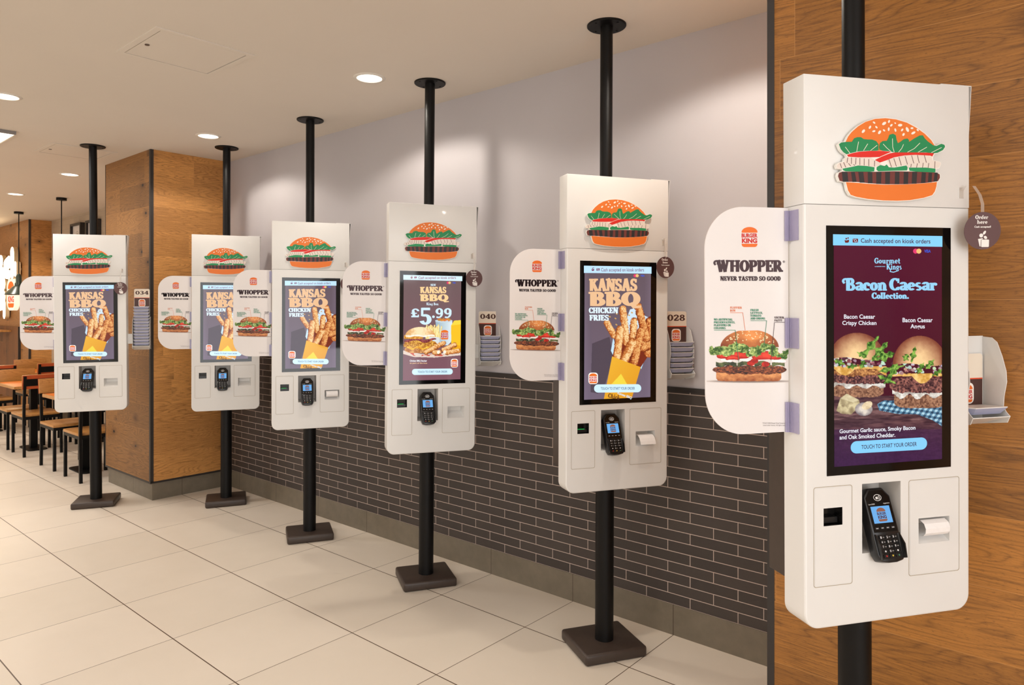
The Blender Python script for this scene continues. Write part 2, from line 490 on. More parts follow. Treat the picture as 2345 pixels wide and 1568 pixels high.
# ------------------------------------------------------------------ a small painter: pictures as fine coloured grids
def vnoise(X, Y, seed=0):
    rs = np.random.RandomState(seed)
    g = rs.rand(64, 64)
    xi = np.floor(X).astype(int); yi = np.floor(Y).astype(int)
    fx = X - xi; fy = Y - yi
    fx = fx * fx * (3 - 2 * fx); fy = fy * fy * (3 - 2 * fy)
    a = g[yi % 64, xi % 64]; b = g[yi % 64, (xi + 1) % 64]; c = g[(yi + 1) % 64, xi % 64]; d = g[(yi + 1) % 64, (xi + 1) % 64]
    return (a * (1 - fx) + b * fx) * (1 - fy) + (c * (1 - fx) + d * fx) * fy
def fbm(X, Y, sc, seed=0, o=4):
    t = 0; a = 0.5; s = 0
    for i in range(o):
        t = t + a * vnoise(X / sc * 2 ** i, Y / sc * 2 ** i, seed + i); s += a; a *= 0.55
    return t / s
def arr(c): return np.array(c, dtype=float)
class Pic:
    """canvas in picture units (x right, y down); colours in sRGB 0..255"""
    def __init__(s, x0, x1, y0, y1, step, bg):
        s.x0, s.x1, s.y0, s.y1 = x0, x1, y0, y1
        s.nx = int(round((x1 - x0) / step)) + 1; s.ny = int(round((y1 - y0) / step)) + 1
        s.X, s.Y = np.meshgrid(np.linspace(x0, x1, s.nx), np.linspace(y0, y1, s.ny))
        s.C = np.zeros((s.ny, s.nx, 3)); s.C[:] = arr(bg)
        s.A = np.zeros((s.ny, s.nx), bool)
    def put(s, mask, col, a=1.0):
        m = np.clip(mask * 1.0, 0, 1)[..., None] * a
        s.C = s.C * (1 - m) + arr(col) * m if not (isinstance(col, np.ndarray) and col.ndim == 3) else s.C * (1 - m) + col * m
        s.A |= np.asarray(mask) > 0.02
    def inpoly(s, pts):
        X, Y = s.X, s.Y
        m = np.zeros(X.shape, bool)
        n = len(pts)
        for i in range(n):
            xa, ya = pts[i]; xb, yb = pts[(i + 1) % n]
            if ya == yb: continue
            c = ((Y < ya) != (Y < yb)) & (X < (xb - xa) * (Y - ya) / (yb - ya) + xa)
            m ^= c
        return m
    def ellm(s, cx, cy, rx, ry, rot=0):
        c, q = math.cos(R(rot)), math.sin(R(rot))
        dx = s.X - cx; dy = s.Y - cy
        u = (dx * c + dy * q) / rx; v = (-dx * q + dy * c) / ry
        return u * u + v * v
    def capd(s, x0, y0, x1, y1):
        dx, dy = x1 - x0, y1 - y0
        t = np.clip(((s.X - x0) * dx + (s.Y - y0) * dy) / (dx * dx + dy * dy), 0, 1)
        px, py = s.X - x0 - t * dx, s.Y - y0 - t * dy
        d = np.hypot(px, py)
        side = (px * -dy + py * dx) / math.hypot(dx, dy)
        return d, side, t
    def shade(s, mask, base, amt, sc, seed, hi=None):
        """textured fill: base colour modulated by noise between base*(1-amt) and hi"""
        f = fbm(s.X, s.Y, sc, seed)[..., None]
        f = np.clip((f - 0.25) / 0.5, 0, 1)
        b = arr(base); h = arr(hi) if hi is not None else np.minimum(255, b * (1 + amt))
        s.put(mask, b * (1 - amt) * (1 - f) + h * f)
    def mesh(s, mb, fx, fz, y, mat=0, only=False):
        """emit the grid as quads: fx / fz map picture units to local x / z"""
        C = s.C / 255.0
        L = np.where(C <= 0.04045, C / 12.92, ((C + 0.055) / 1.055) ** 2.4)
        V = [(fx(x), y, fz(yy)) for x, yy in zip(s.X.ravel(), s.Y.ravel())]
        o = len(mb.v); mb.v.extend(V)
        nx = s.nx
        for j in range(s.ny - 1):
            for i in range(nx - 1):
                if only and not (s.A[j, i] or s.A[j + 1, i] or s.A[j, i + 1] or s.A[j + 1, i + 1]):
                    continue
                k = o + j * nx + i
                mb.f.append([k, k + nx, k + nx + 1, k + 1]); mb.m.append(mat)
                mb.c.append((tuple(L[j, i]), tuple(L[j + 1, i]), tuple(L[j + 1, i + 1]), tuple(L[j, i + 1])))

# ------------------------------------------------------------------ materials
M = {}
M['ceiling'] = paint('ceiling_paint', (222, 212, 200), 0.85, var=0.015, scale=1.5)
M['wall'] = paint('grey_wall_paint', (190, 185, 188), 0.7, var=0.02, scale=2.0, bump=0.05)
M['white_wall'] = paint('white_wall_paint', (215, 208, 198), 0.8, var=0.02, scale=2.0)
M['black'] = paint('black_powder_coat', (13, 11, 10), 0.45, var=0.08, scale=60, bump=0.1)
b_ = [x for x in M['black'].node_tree.nodes if x.type == 'BSDF_PRINCIPLED'][0]
b_.inputs['Specular IOR Level'].default_value = 0.22
M['brown_black'] = paint('dark_brown_powder_coat', (62, 50, 43), 0.42, var=0.08, scale=40, bump=0.12)
M['trim'] = paint('dark_metal_trim', (47, 41, 38), 0.45, var=0.06)
M['cream'] = paint('white_lacquered_steel', (230, 228, 225), 0.38, var=0.008, scale=6, coat=0.1)
M['cream_gap'] = paint('panel_gap', (176, 164, 142), 0.7)
M['hatch_gap'] = paint('hatch_gap', (92, 78, 64), 0.8)
M['inner'] = paint('recess_shaded_cream', (205, 200, 195), 0.5, var=0.02)  # cabinet cream greyed, the recess shade is put into the colour
M['glass_black'] = paint('black_glass', (9, 8, 9), 0.06, var=0.0)
M['dark_window'] = paint('scanner_glass', (20, 18, 18), 0.08, var=0.3, scale=60)
M['paper'] = paint('thermal_paper', (244, 240, 238), 0.7, var=0.02, scale=90)
M['foam'] = paint('white_foam_board', (240, 236, 228), 0.7, var=0.02)
M['term'] = paint('terminal_black_plastic', (24, 23, 24), 0.28, var=0.1, scale=50)
M['term_dk'] = paint('terminal_keypad_well', (14, 14, 15), 0.35, var=0.1)
M['bracket'] = paint('grey_bracket', (150, 148, 150), 0.35, metal=0.6, var=0.05)
M['lavender'] = paint('pale_violet_plastic', (172, 174, 200), 0.35, var=0.05)
M['white_pl'] = paint('white_plastic', (236, 232, 228), 0.4, var=0.02)
M['clip'] = paint('clear_violet_clip', (184, 176, 206), 0.12, var=0.05)
for nm_, al_ in (('clip', 0.68),):
    b_ = [x for x in M[nm_].node_tree.nodes if x.type == 'BSDF_PRINCIPLED'][0]
    b_.inputs['Alpha'].default_value = al_
M['strip'] = paint('clear_plastic_strip', (225, 215, 205), 0.12, var=0.02)
b_ = [x for x in M['strip'].node_tree.nodes if x.type == 'BSDF_PRINCIPLED'][0]
b_.inputs['Alpha'].default_value = 0.38
M['acrylic'] = paint('clear_acrylic', (225, 215, 205), 0.1, var=0.02)
b_ = [x for x in M['acrylic'].node_tree.nodes if x.type == 'BSDF_PRINCIPLED'][0]
b_.inputs['Alpha'].default_value = 0.25
M['print'] = attr_mat('printed_art', 0.55)
M['card'] = attr_mat('printed_card', 0.45)
M['screen'] = attr_mat('lit_display', 0.08, emit=1.0)
M['tscreen'] = attr_mat('lit_terminal_display', 0.15, emit=0.9)
M['green_glow'] = emit_mat('scanner_green_light', (40, 190, 90), 0.9)
M['wood_x'] = wood_mat('oak_cladding_along_wall', (0, 2), dark=(92, 57, 20), light=(186, 123, 52), xo=0.13, plank_h=0.2095, z0=0.5624)
M['wood_col'] = wood_mat('oak_cladding_column_front', (0, 2), dark=(92, 60, 28), light=(168, 118, 64), xo=3.3)
M['wood_y'] = wood_mat('oak_cladding_across_lit', (1, 2), dark=(134, 88, 42), light=(236, 170, 96), xo=5.1)  # pier side oak made paler, downlight brightness put into the colour
M['wood_far'] = wood_mat('oak_cladding_far', (0, 2), dark=(120, 78, 40), light=(190, 135, 80), xo=1.1, plank_w=1.9)
M['wood_cab'] = wood_mat('walnut_boards', (2, 0), dark=(70, 40, 18), light=(140, 86, 40), plank_h=0.16, z0=0.03, plank_w=2.5)
M['wood_seat'] = wood_mat('oak_seat', (1, 0), dark=(150, 96, 44), light=(214, 158, 92), seams=False, knots=False, rough=0.35)
M['wood_back'] = wood_mat('oak_backrest', (1, 2), dark=(140, 88, 36), light=(205, 146, 76), seams=False, knots=False, rough=0.4)
M['orange'] = paint('orange_laminate', (228, 116, 14), 0.35, var=0.03)
M['rust'] = paint('rust_orange_paint', (186, 84, 44), 0.4, var=0.05)
M['light_disc'] = emit_mat('lamp_diffuser', (255, 244, 226), 3.2)
M['ring'] = paint('white_lamp_ring', (225, 218, 208), 0.4)
M['neon'] = emit_mat('glowing_white_letters', (255, 232, 190), 13.0)
M['neon_side'] = paint('letter_side', (215, 190, 150), 0.5)
M['lit_orange'] = emit_mat('lit_orange_acrylic', (236, 100, 16), 0.7)
M['lit_red'] = emit_mat('lit_red_acrylic', (225, 60, 40), 1.0)
M['lit_white'] = emit_mat('lit_white_acrylic', (255, 240, 215), 0.8)
M['green_enamel'] = paint('dark_green_enamel', (46, 58, 48), 0.3, var=0.05)
M['screw'] = paint('steel_lock', (120, 112, 104), 0.3, metal=0.8)

def floor_mat():
    m, nt, b = new_mat('beige_floor_tiles')
    n = N(nt)
    s = n.sep(n.coord())
    def grid(v, o):
        f = n.math('FRACT', n.math('DIVIDE', n.math('SUBTRACT', v, o), 0.6))
        return n.math('MULTIPLY', n.math('MINIMUM', f, n.math('SUBTRACT', 1.0, f)), 0.6)
    gx = n.math('LESS_THAN', grid(s[0], -6.4288), 0.0017)
    gy = n.math('LESS_THAN', grid(s[1], 1.4768), 0.0026)
    g = n.math('MAXIMUM', gx, gy)
    ix = n.math('FLOOR', n.math('DIVIDE', n.math('ADD', s[0], 6.4288), 0.6))
    iy = n.math('FLOOR', n.math('DIVIDE', n.math('SUBTRACT', s[1], 1.4768), 0.6))
    wn = n.node('ShaderNodeTexWhiteNoise', noise_dimensions='2D')
    n.put(wn.inputs['Vector'], n.comb(ix, iy, 0.0))
    no = n.noise(n.coord(), 2.2, 5, 0.6)
    t = n.math('ADD', n.math('MULTIPLY', wn.outputs[0], 0.35), n.math('MULTIPLY', no, 0.65))
    col = n.ramp(t, [(0.25, lin4((224, 212, 195))), (0.7, lin4((233, 221, 205)))])
    col = n.mix(g, col, lin4((84, 62, 40)))
    nt.links.new(col, b.inputs['Base Color'])
    nt.links.new(n.math('ADD', 0.36, n.math('MULTIPLY', n.noise(n.coord(), 9.0, 4), 0.14)), b.inputs['Roughness'])
    nt.links.new(n.bump(n.math('SUBTRACT', 1.0, g), 0.25, 0.0015), b.inputs['Normal'])
    return m
M['floor'] = floor_mat()

def brick_mat(name, along, x_off, z_off, w, h, mort, brick, brick2, grout, msize, bump=0.5):
    m, nt, b = new_mat(name)
    n = N(nt)
    s = n.sep(n.coord())
    t = n.node('ShaderNodeTexBrick', offset=0.5, offset_frequency=2, squash=1.0, squash_frequency=2)
    n.put(t.inputs['Vector'], n.comb(n.math('ADD', s[along], x_off), n.math('SUBTRACT', s[2], z_off), 0.0))
    t.inputs['Scale'].default_value = 1.0
    t.inputs['Brick Width'].default_value = w
    t.inputs['Row Height'].default_value = h
    t.inputs['Mortar Size'].default_value = msize
    t.inputs['Mortar Smooth'].default_value = 0.15
    t.inputs['Bias'].default_value = 0.0
    t.inputs['Color1'].default_value = lin4(brick)
    t.inputs['Color2'].default_value = lin4(brick2)
    t.inputs['Mortar'].default_value = lin4(grout)
    no = n.noise(n.coord(), 70.0, 5, 0.65)
    col = n.mix(n.math('MULTIPLY', no, 0.25), t.outputs[0], lin4(tuple(c * 0.6 for c in brick)))
    nt.links.new(col, b.inputs['Base Color'])
    b.inputs['Roughness'].default_value = 0.62
    hgt = n.math('SUBTRACT', n.math('MULTIPLY', no, 0.25), t.outputs[1])
    nt.links.new(n.bump(hgt, bump, 0.002), b.inputs['Normal'])
    return m
M['brick'] = brick_mat('dark_brick_slips', 0, 1.3062 + 0.1183, 0.1472, 0.2366, 0.0513, 0, (74, 65, 60), (64, 56, 52), (205, 186, 174), 0.0019)
M['stone'] = brick_mat('pale_stone_slips', 0, 0.0, 0.0, 0.22, 0.07, 0, (206, 188, 166), (196, 178, 156), (184, 166, 146), 0.002, 0.4)
def skirting_mat(name, along, off):
    m, nt, b = new_mat(name)
    n = N(nt)
    s = n.sep(n.coord())
    f = n.math('FRACT', n.math('DIVIDE', n.math('SUBTRACT', s[along], off), 0.6))
    g = n.math('LESS_THAN', n.math('MULTIPLY', n.math('MINIMUM', f, n.math('SUBTRACT', 1.0, f)), 0.6), 0.0016)
    no = n.noise(n.coord(), 14.0, 5, 0.6)
    col = n.ramp(no, [(0.3, lin4((112, 103, 88))), (0.7, lin4((124, 114, 98)))])
    nt.links.new(n.mix(g, col, lin4((62, 48, 36))), b.inputs['Base Color'])
    b.inputs['Roughness'].default_value = 0.42
    return m
M['skirt_x'] = skirting_mat('tile_skirting_along', 0, -6.4288)
M['skirt_y'] = skirting_mat('tile_skirting_across', 1, 1.4768)

# ------------------------------------------------------------------ the room
WY = 3.0925      # grey wall
H = 2.9045       # ceiling height
CX0, CX1, CY = -7.02, -6.03, 2.415   # oak clad pier on the left
RX, RY = -0.928, 2.445                # oak clad wall on the right
XW, XE, YS = -15.0, 3.2, -4.6
FY = 3.42        # dining room wall
FX, FRY = -12.07, 3.13
def sbox(name, b, m, parent=None):
    return struct(MB().box(*b).build(name, m, parent))
sbox('floor', (XW, XE, YS, FY + .1, -0.08, 0), M['floor'])
sbox('ceiling', (XW, XE, YS, FY + .1, H, H + 0.1), M['ceiling'])
sbox('wall_back', (CX1 + .012, RX, WY, WY + .1, 1.205, H), M['wall'])
sbox('wall_back_brick', (CX1 + .012, RX, WY - 0.004, WY + .1, 0.1472, 1.183), M['brick'])
sbox('trim_1', (CX1 + .012, RX, WY - 0.010, WY + .1, 1.183, 1.205), M['trim'])
sbox('baseboard_back', (CX1 + .012, RX, WY - 0.010, WY + .1, 0, 0.1472), M['skirt_x'])
# left pier
sbox('wall_pier_front', (CX0 + .012, CX1 - .025, CY, CY + .03, 0.156, H), M['wood_col'])
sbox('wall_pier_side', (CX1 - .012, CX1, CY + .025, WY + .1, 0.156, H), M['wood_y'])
sbox('wall_pier_core', (CX0 + .03, CX1 - .014, CY + .032, FY, 0.0, H), M['white_wall'])
sbox('trim_2', (CX1 - .025, CX1 + .001, CY - .001, CY + .025, 0.150, H), M['trim'])
sbox('trim_3', (CX0, CX0 + .012, CY - .001, CY + .03, 0.150, H), M['trim'])
sbox('trim_4', (CX0, CX1 + .001, CY - .0015, CY + .03, 0.140, 0.156), M['trim'])
sbox('trim_5', (CX1 - .03, CX1 + .0015, CY + .03, WY, 0.140, 0.156), M['trim'])
sbox('baseboard_pier_front', (CX0 + .03, CX1 - .012, CY + .018, CY + .034, 0, 0.142), M['skirt_x'])
sbox('baseboard_pier_side', (CX1 - .0139, CX1 - .008, CY + .018, WY, 0, 0.142), M['skirt_y'])
# right oak wall
sbox('wall_right', (RX + .025, XE, RY, RY + .05, 0.0, H), M['wood_x'])
sbox('trim_6', (RX, RX + .025, RY - .001, RY + .05, 0.0, H), M['trim'])
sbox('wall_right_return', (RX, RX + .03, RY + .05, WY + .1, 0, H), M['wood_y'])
# dining room
sbox('wall_dining', (FX - .01, CX0 + .04, FY, FY + .1, 0.1, H), M['stone'])
sbox('baseboard_dining', (FX - .01, CX0 + .04, FY - .01, FY + .1, 0, 0.1), M['skirt_x'])
sbox('wall_far_front', (XW, FX - .03, FRY, FY + .1, 0.0, H), M['wood_far'])
sbox('wall_far_side', (FX - .03, FX - .011, FRY + .025, FY + .1, 0.0, H), M['wood_y'])
sbox('trim_7', (FX - .03, FX - .004, FRY - .002, FRY + .025, 0.0, H), M['trim'])
# the unseen rest of the hall
sbox('wall_left', (XW - .1, XW, YS, FY + .1, 0, H), M['white_wall'])
sbox('wall_front', (XW, XE, YS - .1, YS, 0, H), M['white_wall'])
sbox('wall_end', (XE, XE + .1, YS, FY + .1, 0, H), M['white_wall'])

# ------------------------------------------------------------------ printed and displayed artwork
H_EMB = [0.00030778278, -5.1809588e-07, -0.33571514, -6.6995898e-05, -0.00026226608, 2.1832355, -4.0255455e-05, -1.6610953e-06, 1.0]
H_SIGN = [0.00046677779, -9.5058799e-07, -0.5103409, -9.7995853e-05, -0.00040083544, 1.8798288, -5.876881e-05, -2.4250278e-06, 1.0]
H_K5 = [0.00068139222, 2.6647667e-06, -0.57081228, -0.00010884985, -0.00061159573, 2.1840052, -7.0363748e-05, -3.2892183e-07, 1.0]
H_K4 = [0.00070367192, 5.8445012e-06, -0.5613019, -8.5801102e-05, -0.00069053773, 2.2084022, -5.8188107e-05, 3.0915904e-07, 1.0]
H_K6 = [0.00049794442, -8.6845048e-07, -0.21697108, -0.00010772661, -0.0004248721, 1.8126566, -6.4708282e-05, -2.6701133e-06, 1.0]
class Art:
    """drawing-sheet units (x right, y down) -> metres on the printed face"""
    def __init__(s, hm, y):
        s.h = np.array(hm).reshape(3, 3); s.hi = np.linalg.inv(s.h); s.y = y; s.mb = MB()
        s.k = 0
    def m(s, x, y):
        a = s.h @ np.array((x, y, 1.0)); return (a[0] / a[2], a[1] / a[2])
    def put(s, polys, col, layer=None, mat=0):
        s.k += 1
        y = s.y - 0.00007 * (s.k if layer is None else layer)
        c = lin(col)
        for p in polys:
            s.mb.poly([(q[0], y, q[1]) for q in (s.m(*t) for t in p)], mat, c)
        return s
    def pic(s, rect, step, bg):
        """painter's canvas laid over the local rectangle (x0, x1, z0, z1)"""
        x0, x1, z0, z1 = rect
        p = Pic(x0, x1, z1, z0, 1.0, bg) if False else Pic.__new__(Pic)
        p.nx = int(round((x1 - x0) / step)) + 1; p.ny = int(round((z1 - z0) / step)) + 1
        LX, LZ = np.meshgrid(np.linspace(x0, x1, p.nx), np.linspace(z1, z0, p.ny))
        w = s.hi[2, 0] * LX + s.hi[2, 1] * LZ + s.hi[2, 2]
        p.X = (s.hi[0, 0] * LX + s.hi[0, 1] * LZ + s.hi[0, 2]) / w
        p.Y = (s.hi[1, 0] * LX + s.hi[1, 1] * LZ + s.hi[1, 2]) / w
        p.LX, p.LZ = LX, LZ
        p.C = np.zeros((p.ny, p.nx, 3)); p.C[:] = arr(bg)
        p.A = np.zeros((p.ny, p.nx), bool)
        return p
    def lay(s, p, only=False, mat=0):
        s.k += 1
        y = s.y - 0.00007 * s.k
        C = p.C / 255.0
        L = np.where(C <= 0.04045, C / 12.92, ((np.maximum(C, 0) + 0.055) / 1.055) ** 2.4)
        mb = s.mb; o = len(mb.v); nx = p.nx
        mb.v.extend((float(a), y, float(b)) for a, b in zip(p.LX.ravel(), p.LZ.ravel()))
        Lt = [tuple(c) for c in L.reshape(-1, 3).tolist()]
        A = p.A
        for j in range(p.ny - 1):
            for i in range(nx - 1):
                if only and not (A[j, i] or A[j + 1, i] or A[j, i + 1] or A[j + 1, i + 1]):
                    continue
                k = j * nx + i
                mb.f.append([o + k, o + k + nx, o + k + nx + 1, o + k + 1]); mb.m.append(mat)
                mb.c.append((Lt[k], Lt[k + nx], Lt[k + nx + 1], Lt[k + 1]))

def heavy(P, dx):
    return P + [[(x + dx, y) for x, y in q] for q in P] + [[(x - dx, y) for x, y in q] for q in P]

def soft(d, e):  # 1 inside (d<0), 0 outside, soft edge e
    return np.clip(0.5 - d / e, 0, 1)

def paint_burger(p, cx, top, w, h, seed=0, seeds=True, glow=0.0):
    """a tall stacked burger: dome bun, salad, tomato, onion, pickle, grilled patty, heel"""
    X = (p.X - cx) / w; Y = (p.Y - top) / h        # X -0.5..0.5, Y 0..1
    n1 = fbm(X * 40, Y * 40, 2.0, seed + 3); n2 = fbm(X * 90, Y * 90, 2.0, seed + 9); n3 = fbm(X * 16, Y * 3, 1.0, seed + 5)
    def tex(mask, lo, hi, f):
        f = np.clip((f - 0.28) / 0.44, 0, 1)[..., None]
        p.put(mask, arr(lo) * (1 - f) + arr(hi) * f)
    # soft contact shadow
    d = (X / 0.53) ** 2 + ((Y - 0.985) / 0.03) ** 2
    sh = np.clip(1.25 - d, 0, 1) * 0.75
    p.put(sh, (92, 80, 78)); 
    # heel
    hw = 0.405 - 0.03 * np.clip((Y - 0.93) / 0.06, 0, 1)
    m = (np.abs(X + 0.01) < hw) & (Y > 0.80) & (Y < 0.985 - 0.03 * np.clip(np.abs(X) - .33, 0, 1) * 6)
    tex(m, (150, 78, 40), (226, 158, 100), 0.55 * n1 + 0.45 * (1 - np.clip((Y - 0.82) / 0.2, 0, 1)))
    # patty
    e = 0.018 * (n3 - .5) * 4
    m = (((X / 0.462) ** 4 + ((Y - 0.765) / (0.085 + e)) ** 2) < 1)
    tex(m, (38, 16, 14), (186, 100, 60), n2 * 0.75 + 0.3 * n1 - .04)
    # pickles
    for a, b in ((-.42, -.16), (-.15, .02), (.06, .26), (.28, .44)):
        m = (X > a) & (X < b) & (np.abs(Y - 0.655 - 0.02 * np.sin(X * 30)) < 0.042)
        tex(m, (38, 50, 34), (104, 116, 70), n1)
    # onion
    for a, b, yy in ((-.37, -.21, .585), (-.15, .06, .575), (.03, .1, .60), (.24, .47, .595)):
        c = (X - (a + b) / 2) / ((b - a) / 2); dd = c ** 4 + ((Y - yy - 0.012 * c) / 0.034) ** 2
        tex(dd < 1, (196, 180, 190), (250, 246, 244), 1 - dd * 0.6)
    # tomato
    for a, b, yy, t in ((-.41, .0, .505, .075), (.03, .41, .520, .080), (-.30, -.12, .56, .04)):
        c = (X - (a + b) / 2) / ((b - a) / 2); dd = c ** 4 + ((Y - yy + 0.03 * (1 - c * c)) / t) ** 2
        tex(dd < 1, (176, 20, 16), (238, 74, 52), 0.4 * n1 + 0.5 * (1 - dd))
    for a, yy in ((.02, .64), (.06, .6), (.20, .66)):
        tex((((X - a) / 0.05) ** 2 + ((Y - yy) / 0.05) ** 2) < 1, (150, 18, 14), (220, 50, 36), n1)
    # mayonnaise under the crown
    m = (np.abs(X) < 0.36) & (np.abs(Y - 0.335) < 0.05)
    tex(m, (226, 216, 200), (252, 248, 240), n1)
    # crown
    dy = 0.345
    m = ((X / 0.365) ** 2 + ((Y - dy) / 0.345) ** 2 < 1) & (Y < dy - 0.01)
    sh = np.clip(0.45 + 0.5 * (dy - Y) / 0.34 - 0.45 * np.abs(X - 0.02) / 0.36 + 0.3 * (n1 - .5) + 0.5 * np.exp(-((X - .05) / .09) ** 2 - ((Y - .14) / .06) ** 2), 0, 1)
    tex(m, (122, 54, 24), (232, 150, 84), sh * 0.5 + 0.28)
    if seeds:
        rs = np.random.RandomState(seed + 4)
        for i in range(70):
            a = rs.uniform(-.31, .31); b = rs.uniform(0.03, 0.25)
            if (a / .34) ** 2 + ((b - dy) / .33) ** 2 < 0.93:
                t = rs.uniform(0, 3.1)
                dx, dz = (X - a), (Y - b) * h / w
                u = dx * math.cos(t) + dz * math.sin(t); v = -dx * math.sin(t) + dz * math.cos(t)
                p.put(((u / 0.0095) ** 2 + (v / 0.0055) ** 2) < 1, (246, 224, 182))
    # frilled lettuce
    rs = np.random.RandomState(seed + 8)
    for i in range(74):
        a = rs.uniform(-.49, .49); yy = 0.385 + 0.045 * math.sin(a * 19 + 1) + rs.uniform(-.05, .05) + 0.05 * (abs(a) > .34)
        rx = rs.uniform(.03, .062); ry = rs.uniform(.035, .075)
        dd = ((X - a) / rx) ** 2 + ((Y - yy) / ry) ** 2 + (n1 - .5) * 2.2
        tex(dd < 0.9, (44, 84, 24), (206, 226, 140), 0.30 * rs.rand() + 0.7 * n2 - 0.16 * (dd < .3))

def strip_capsule(p, x0, y0, x1, y1, r, seed, hi=(246, 208, 150), mid=(210, 130, 66), lo=(150, 74, 32)):
    d, side, t = p.capd(x0, y0, x1, y1)
    n = fbm(p.X, p.Y, r * 0.55, seed); n2 = fbm(p.X, p.Y, r * 0.22, seed + 11)
    dd = d / r + (n - .5) * 0.55 + (n2 - .5) * .3
    f = np.clip(0.80 - 0.42 * (side / r) - 0.75 * (d / r) ** 4 + (n2 - .5) * 1.5 + (n - .5) * 0.9, 0, 1)[..., None]
    c = np.where(f < 0.5, arr(lo) * (1 - 2 * f) + arr(mid) * 2 * f, arr(mid) * (2 - 2 * f) + arr(hi) * (2 * f - 1))
    p.put(soft(dd - 1, 0.12), c)

# --- hanging side sign -------------------------------------------------
def sign_art():
    A = Art(H_SIGN, 0.0585)
    A.put([], (0, 0, 0))
    p = A.pic((-0.492, -0.2575, 1.386, 1.531), 0.00078, (232, 222, 216))
    paint_burger(p, 318, 866, 505, 330, 2)
    A.lay(p, only=True)
    for polys, c in bk_logo(318, 284, 126):
        A.put([[(x, 2 * 284 - y) for x, y in q] for q in polys], c)
    dk = (76, 56, 62)
    A.put(heavy(slab('WHOPPER', 92, 527, 503, 429, swash=True, track=-0.03), 2.4), dk)
    A.put(arc(534, 439, 6, 6, 0, 360, 2, 2, 14) + sans('R', 531, 537, 443, 435, 0.0), dk)
    A.put(heavy(slab('NEVER TASTED SO GOOD', 133, 513, 559, 531, track=0.0), 0.9), dk)
    o, g = (226, 128, 84), (38, 140, 108)
    A.put(slab('FLUFFIER', 195, 270, 735, 722) + slab('BUN', 195, 229, 753, 740), o)
    A.put(pline([(195, 760), (275, 760), (290, 870)], 2.6), o)
    for i, (t, w) in enumerate((('FRESH', 52), ('LETTUCE,', 78), ('TOMATO', 68), ('AND ONIONS', 92))):
        A.put(slab(t, 323, 323 + w, 750 + 17.6 * i, 737 + 17.6 * i), g)
    A.put(pline([(323, 810), (425, 810), (408, 968)], 2.6), g)
    A.put(slab('JUICIER', 474, 535, 797, 784) + slab('PATTY', 474, 524, 815, 802), dk)
    A.put(pline([(538, 821), (474, 821), (452, 1062)], 2.6), dk)
    for i, (t, w) in enumerate((('NO ARTIFICIAL', 117), ('PRESERVATIVES,', 133), ('FLAVOURS OR', 107), ('COLOURS', 73))):
        A.put(slab(t, 93, 93 + w, 809 + 18 * i, 796 + 18 * i), g)
    A.put(pline([(93, 870), (227, 870), (249, 1070)], 2.6), g)
    A.put(sans('TM & © 2025 Burger King Company LLC.', 398, 560, 1459, 1450, 0.0) + sans('Used under license. All rights reserved.', 402, 558, 1473, 1464, 0.0), dk)
    return A.mb

# --- kiosk displays ----------------------------------------------------
DISP = (-0.1683, 0.1627, 1.1828, 1.7726)
def cash_icons(A, x, y, s, c):
    A.put([[(x - 10 * s, y - 1 * s), (x - 7 * s, y + 11 * s), (x + 6 * s, y + 11 * s), (x + 6 * s, y + 2 * s)], ell(x - 2 * s, y - 7 * s, 4 * s, n=10), ell(x + 6 * s, y - 10 * s, 3.4 * s, n=10), [(x + 1 * s, y + 11 * s), (x + 10 * s, y + 8 * s), (x + 10 * s, y - 3 * s), (x + 1 * s, y)]], c)
    A.put([rrect(x + 26 * s, x + 50 * s, y - 7 * s, y + 10 * s, 2 * s)], c)
    A.put(arc(x + 38 * s, y + 1.5 * s, 5 * s, 5 * s, 0, 360, 2 * s, 2 * s, 14) + [seg2(x + 28 * s, y - 5 * s, x + 33 * s, y - 1 * s, 1.5 * s), seg2(x + 43 * s, y + 4 * s, x + 48 * s, y + 8 * s, 1.5 * s)], (190, 215, 240))
def pay_marks(A, x, y, r, xv):
    A.put([ell(x - r * .6, y, r, n=20)], (226, 60, 110)); A.put([ell(x + r * .7, y, r, n=20)], (236, 190, 120))
    A.put(sans('VISA', xv - r * 1.3, xv + r * 1.3, y + r * .6, y - r * .6, 0.03), (52, 92, 214))
def button(A, x0, x1, y0, y1, tilt=0.0, c=(206, 236, 252), tc=(60, 90, 120)):
    sh = lambda P: [[(x, y + (x - x0) * tilt) for x, y in q] for q in P]
    A.put(sh([rrect(x0, x1, y0, y1, (y1 - y0) * .48, 8)]), c)
    hh = y1 - y0
    A.put(sh(sans('TOUCH TO START YOUR ORDER', x0 + (x1 - x0) * .14, x1 - (x1 - x0) * .135, y1 - hh * .33, y0 + hh * .34, 0.012)), tc)

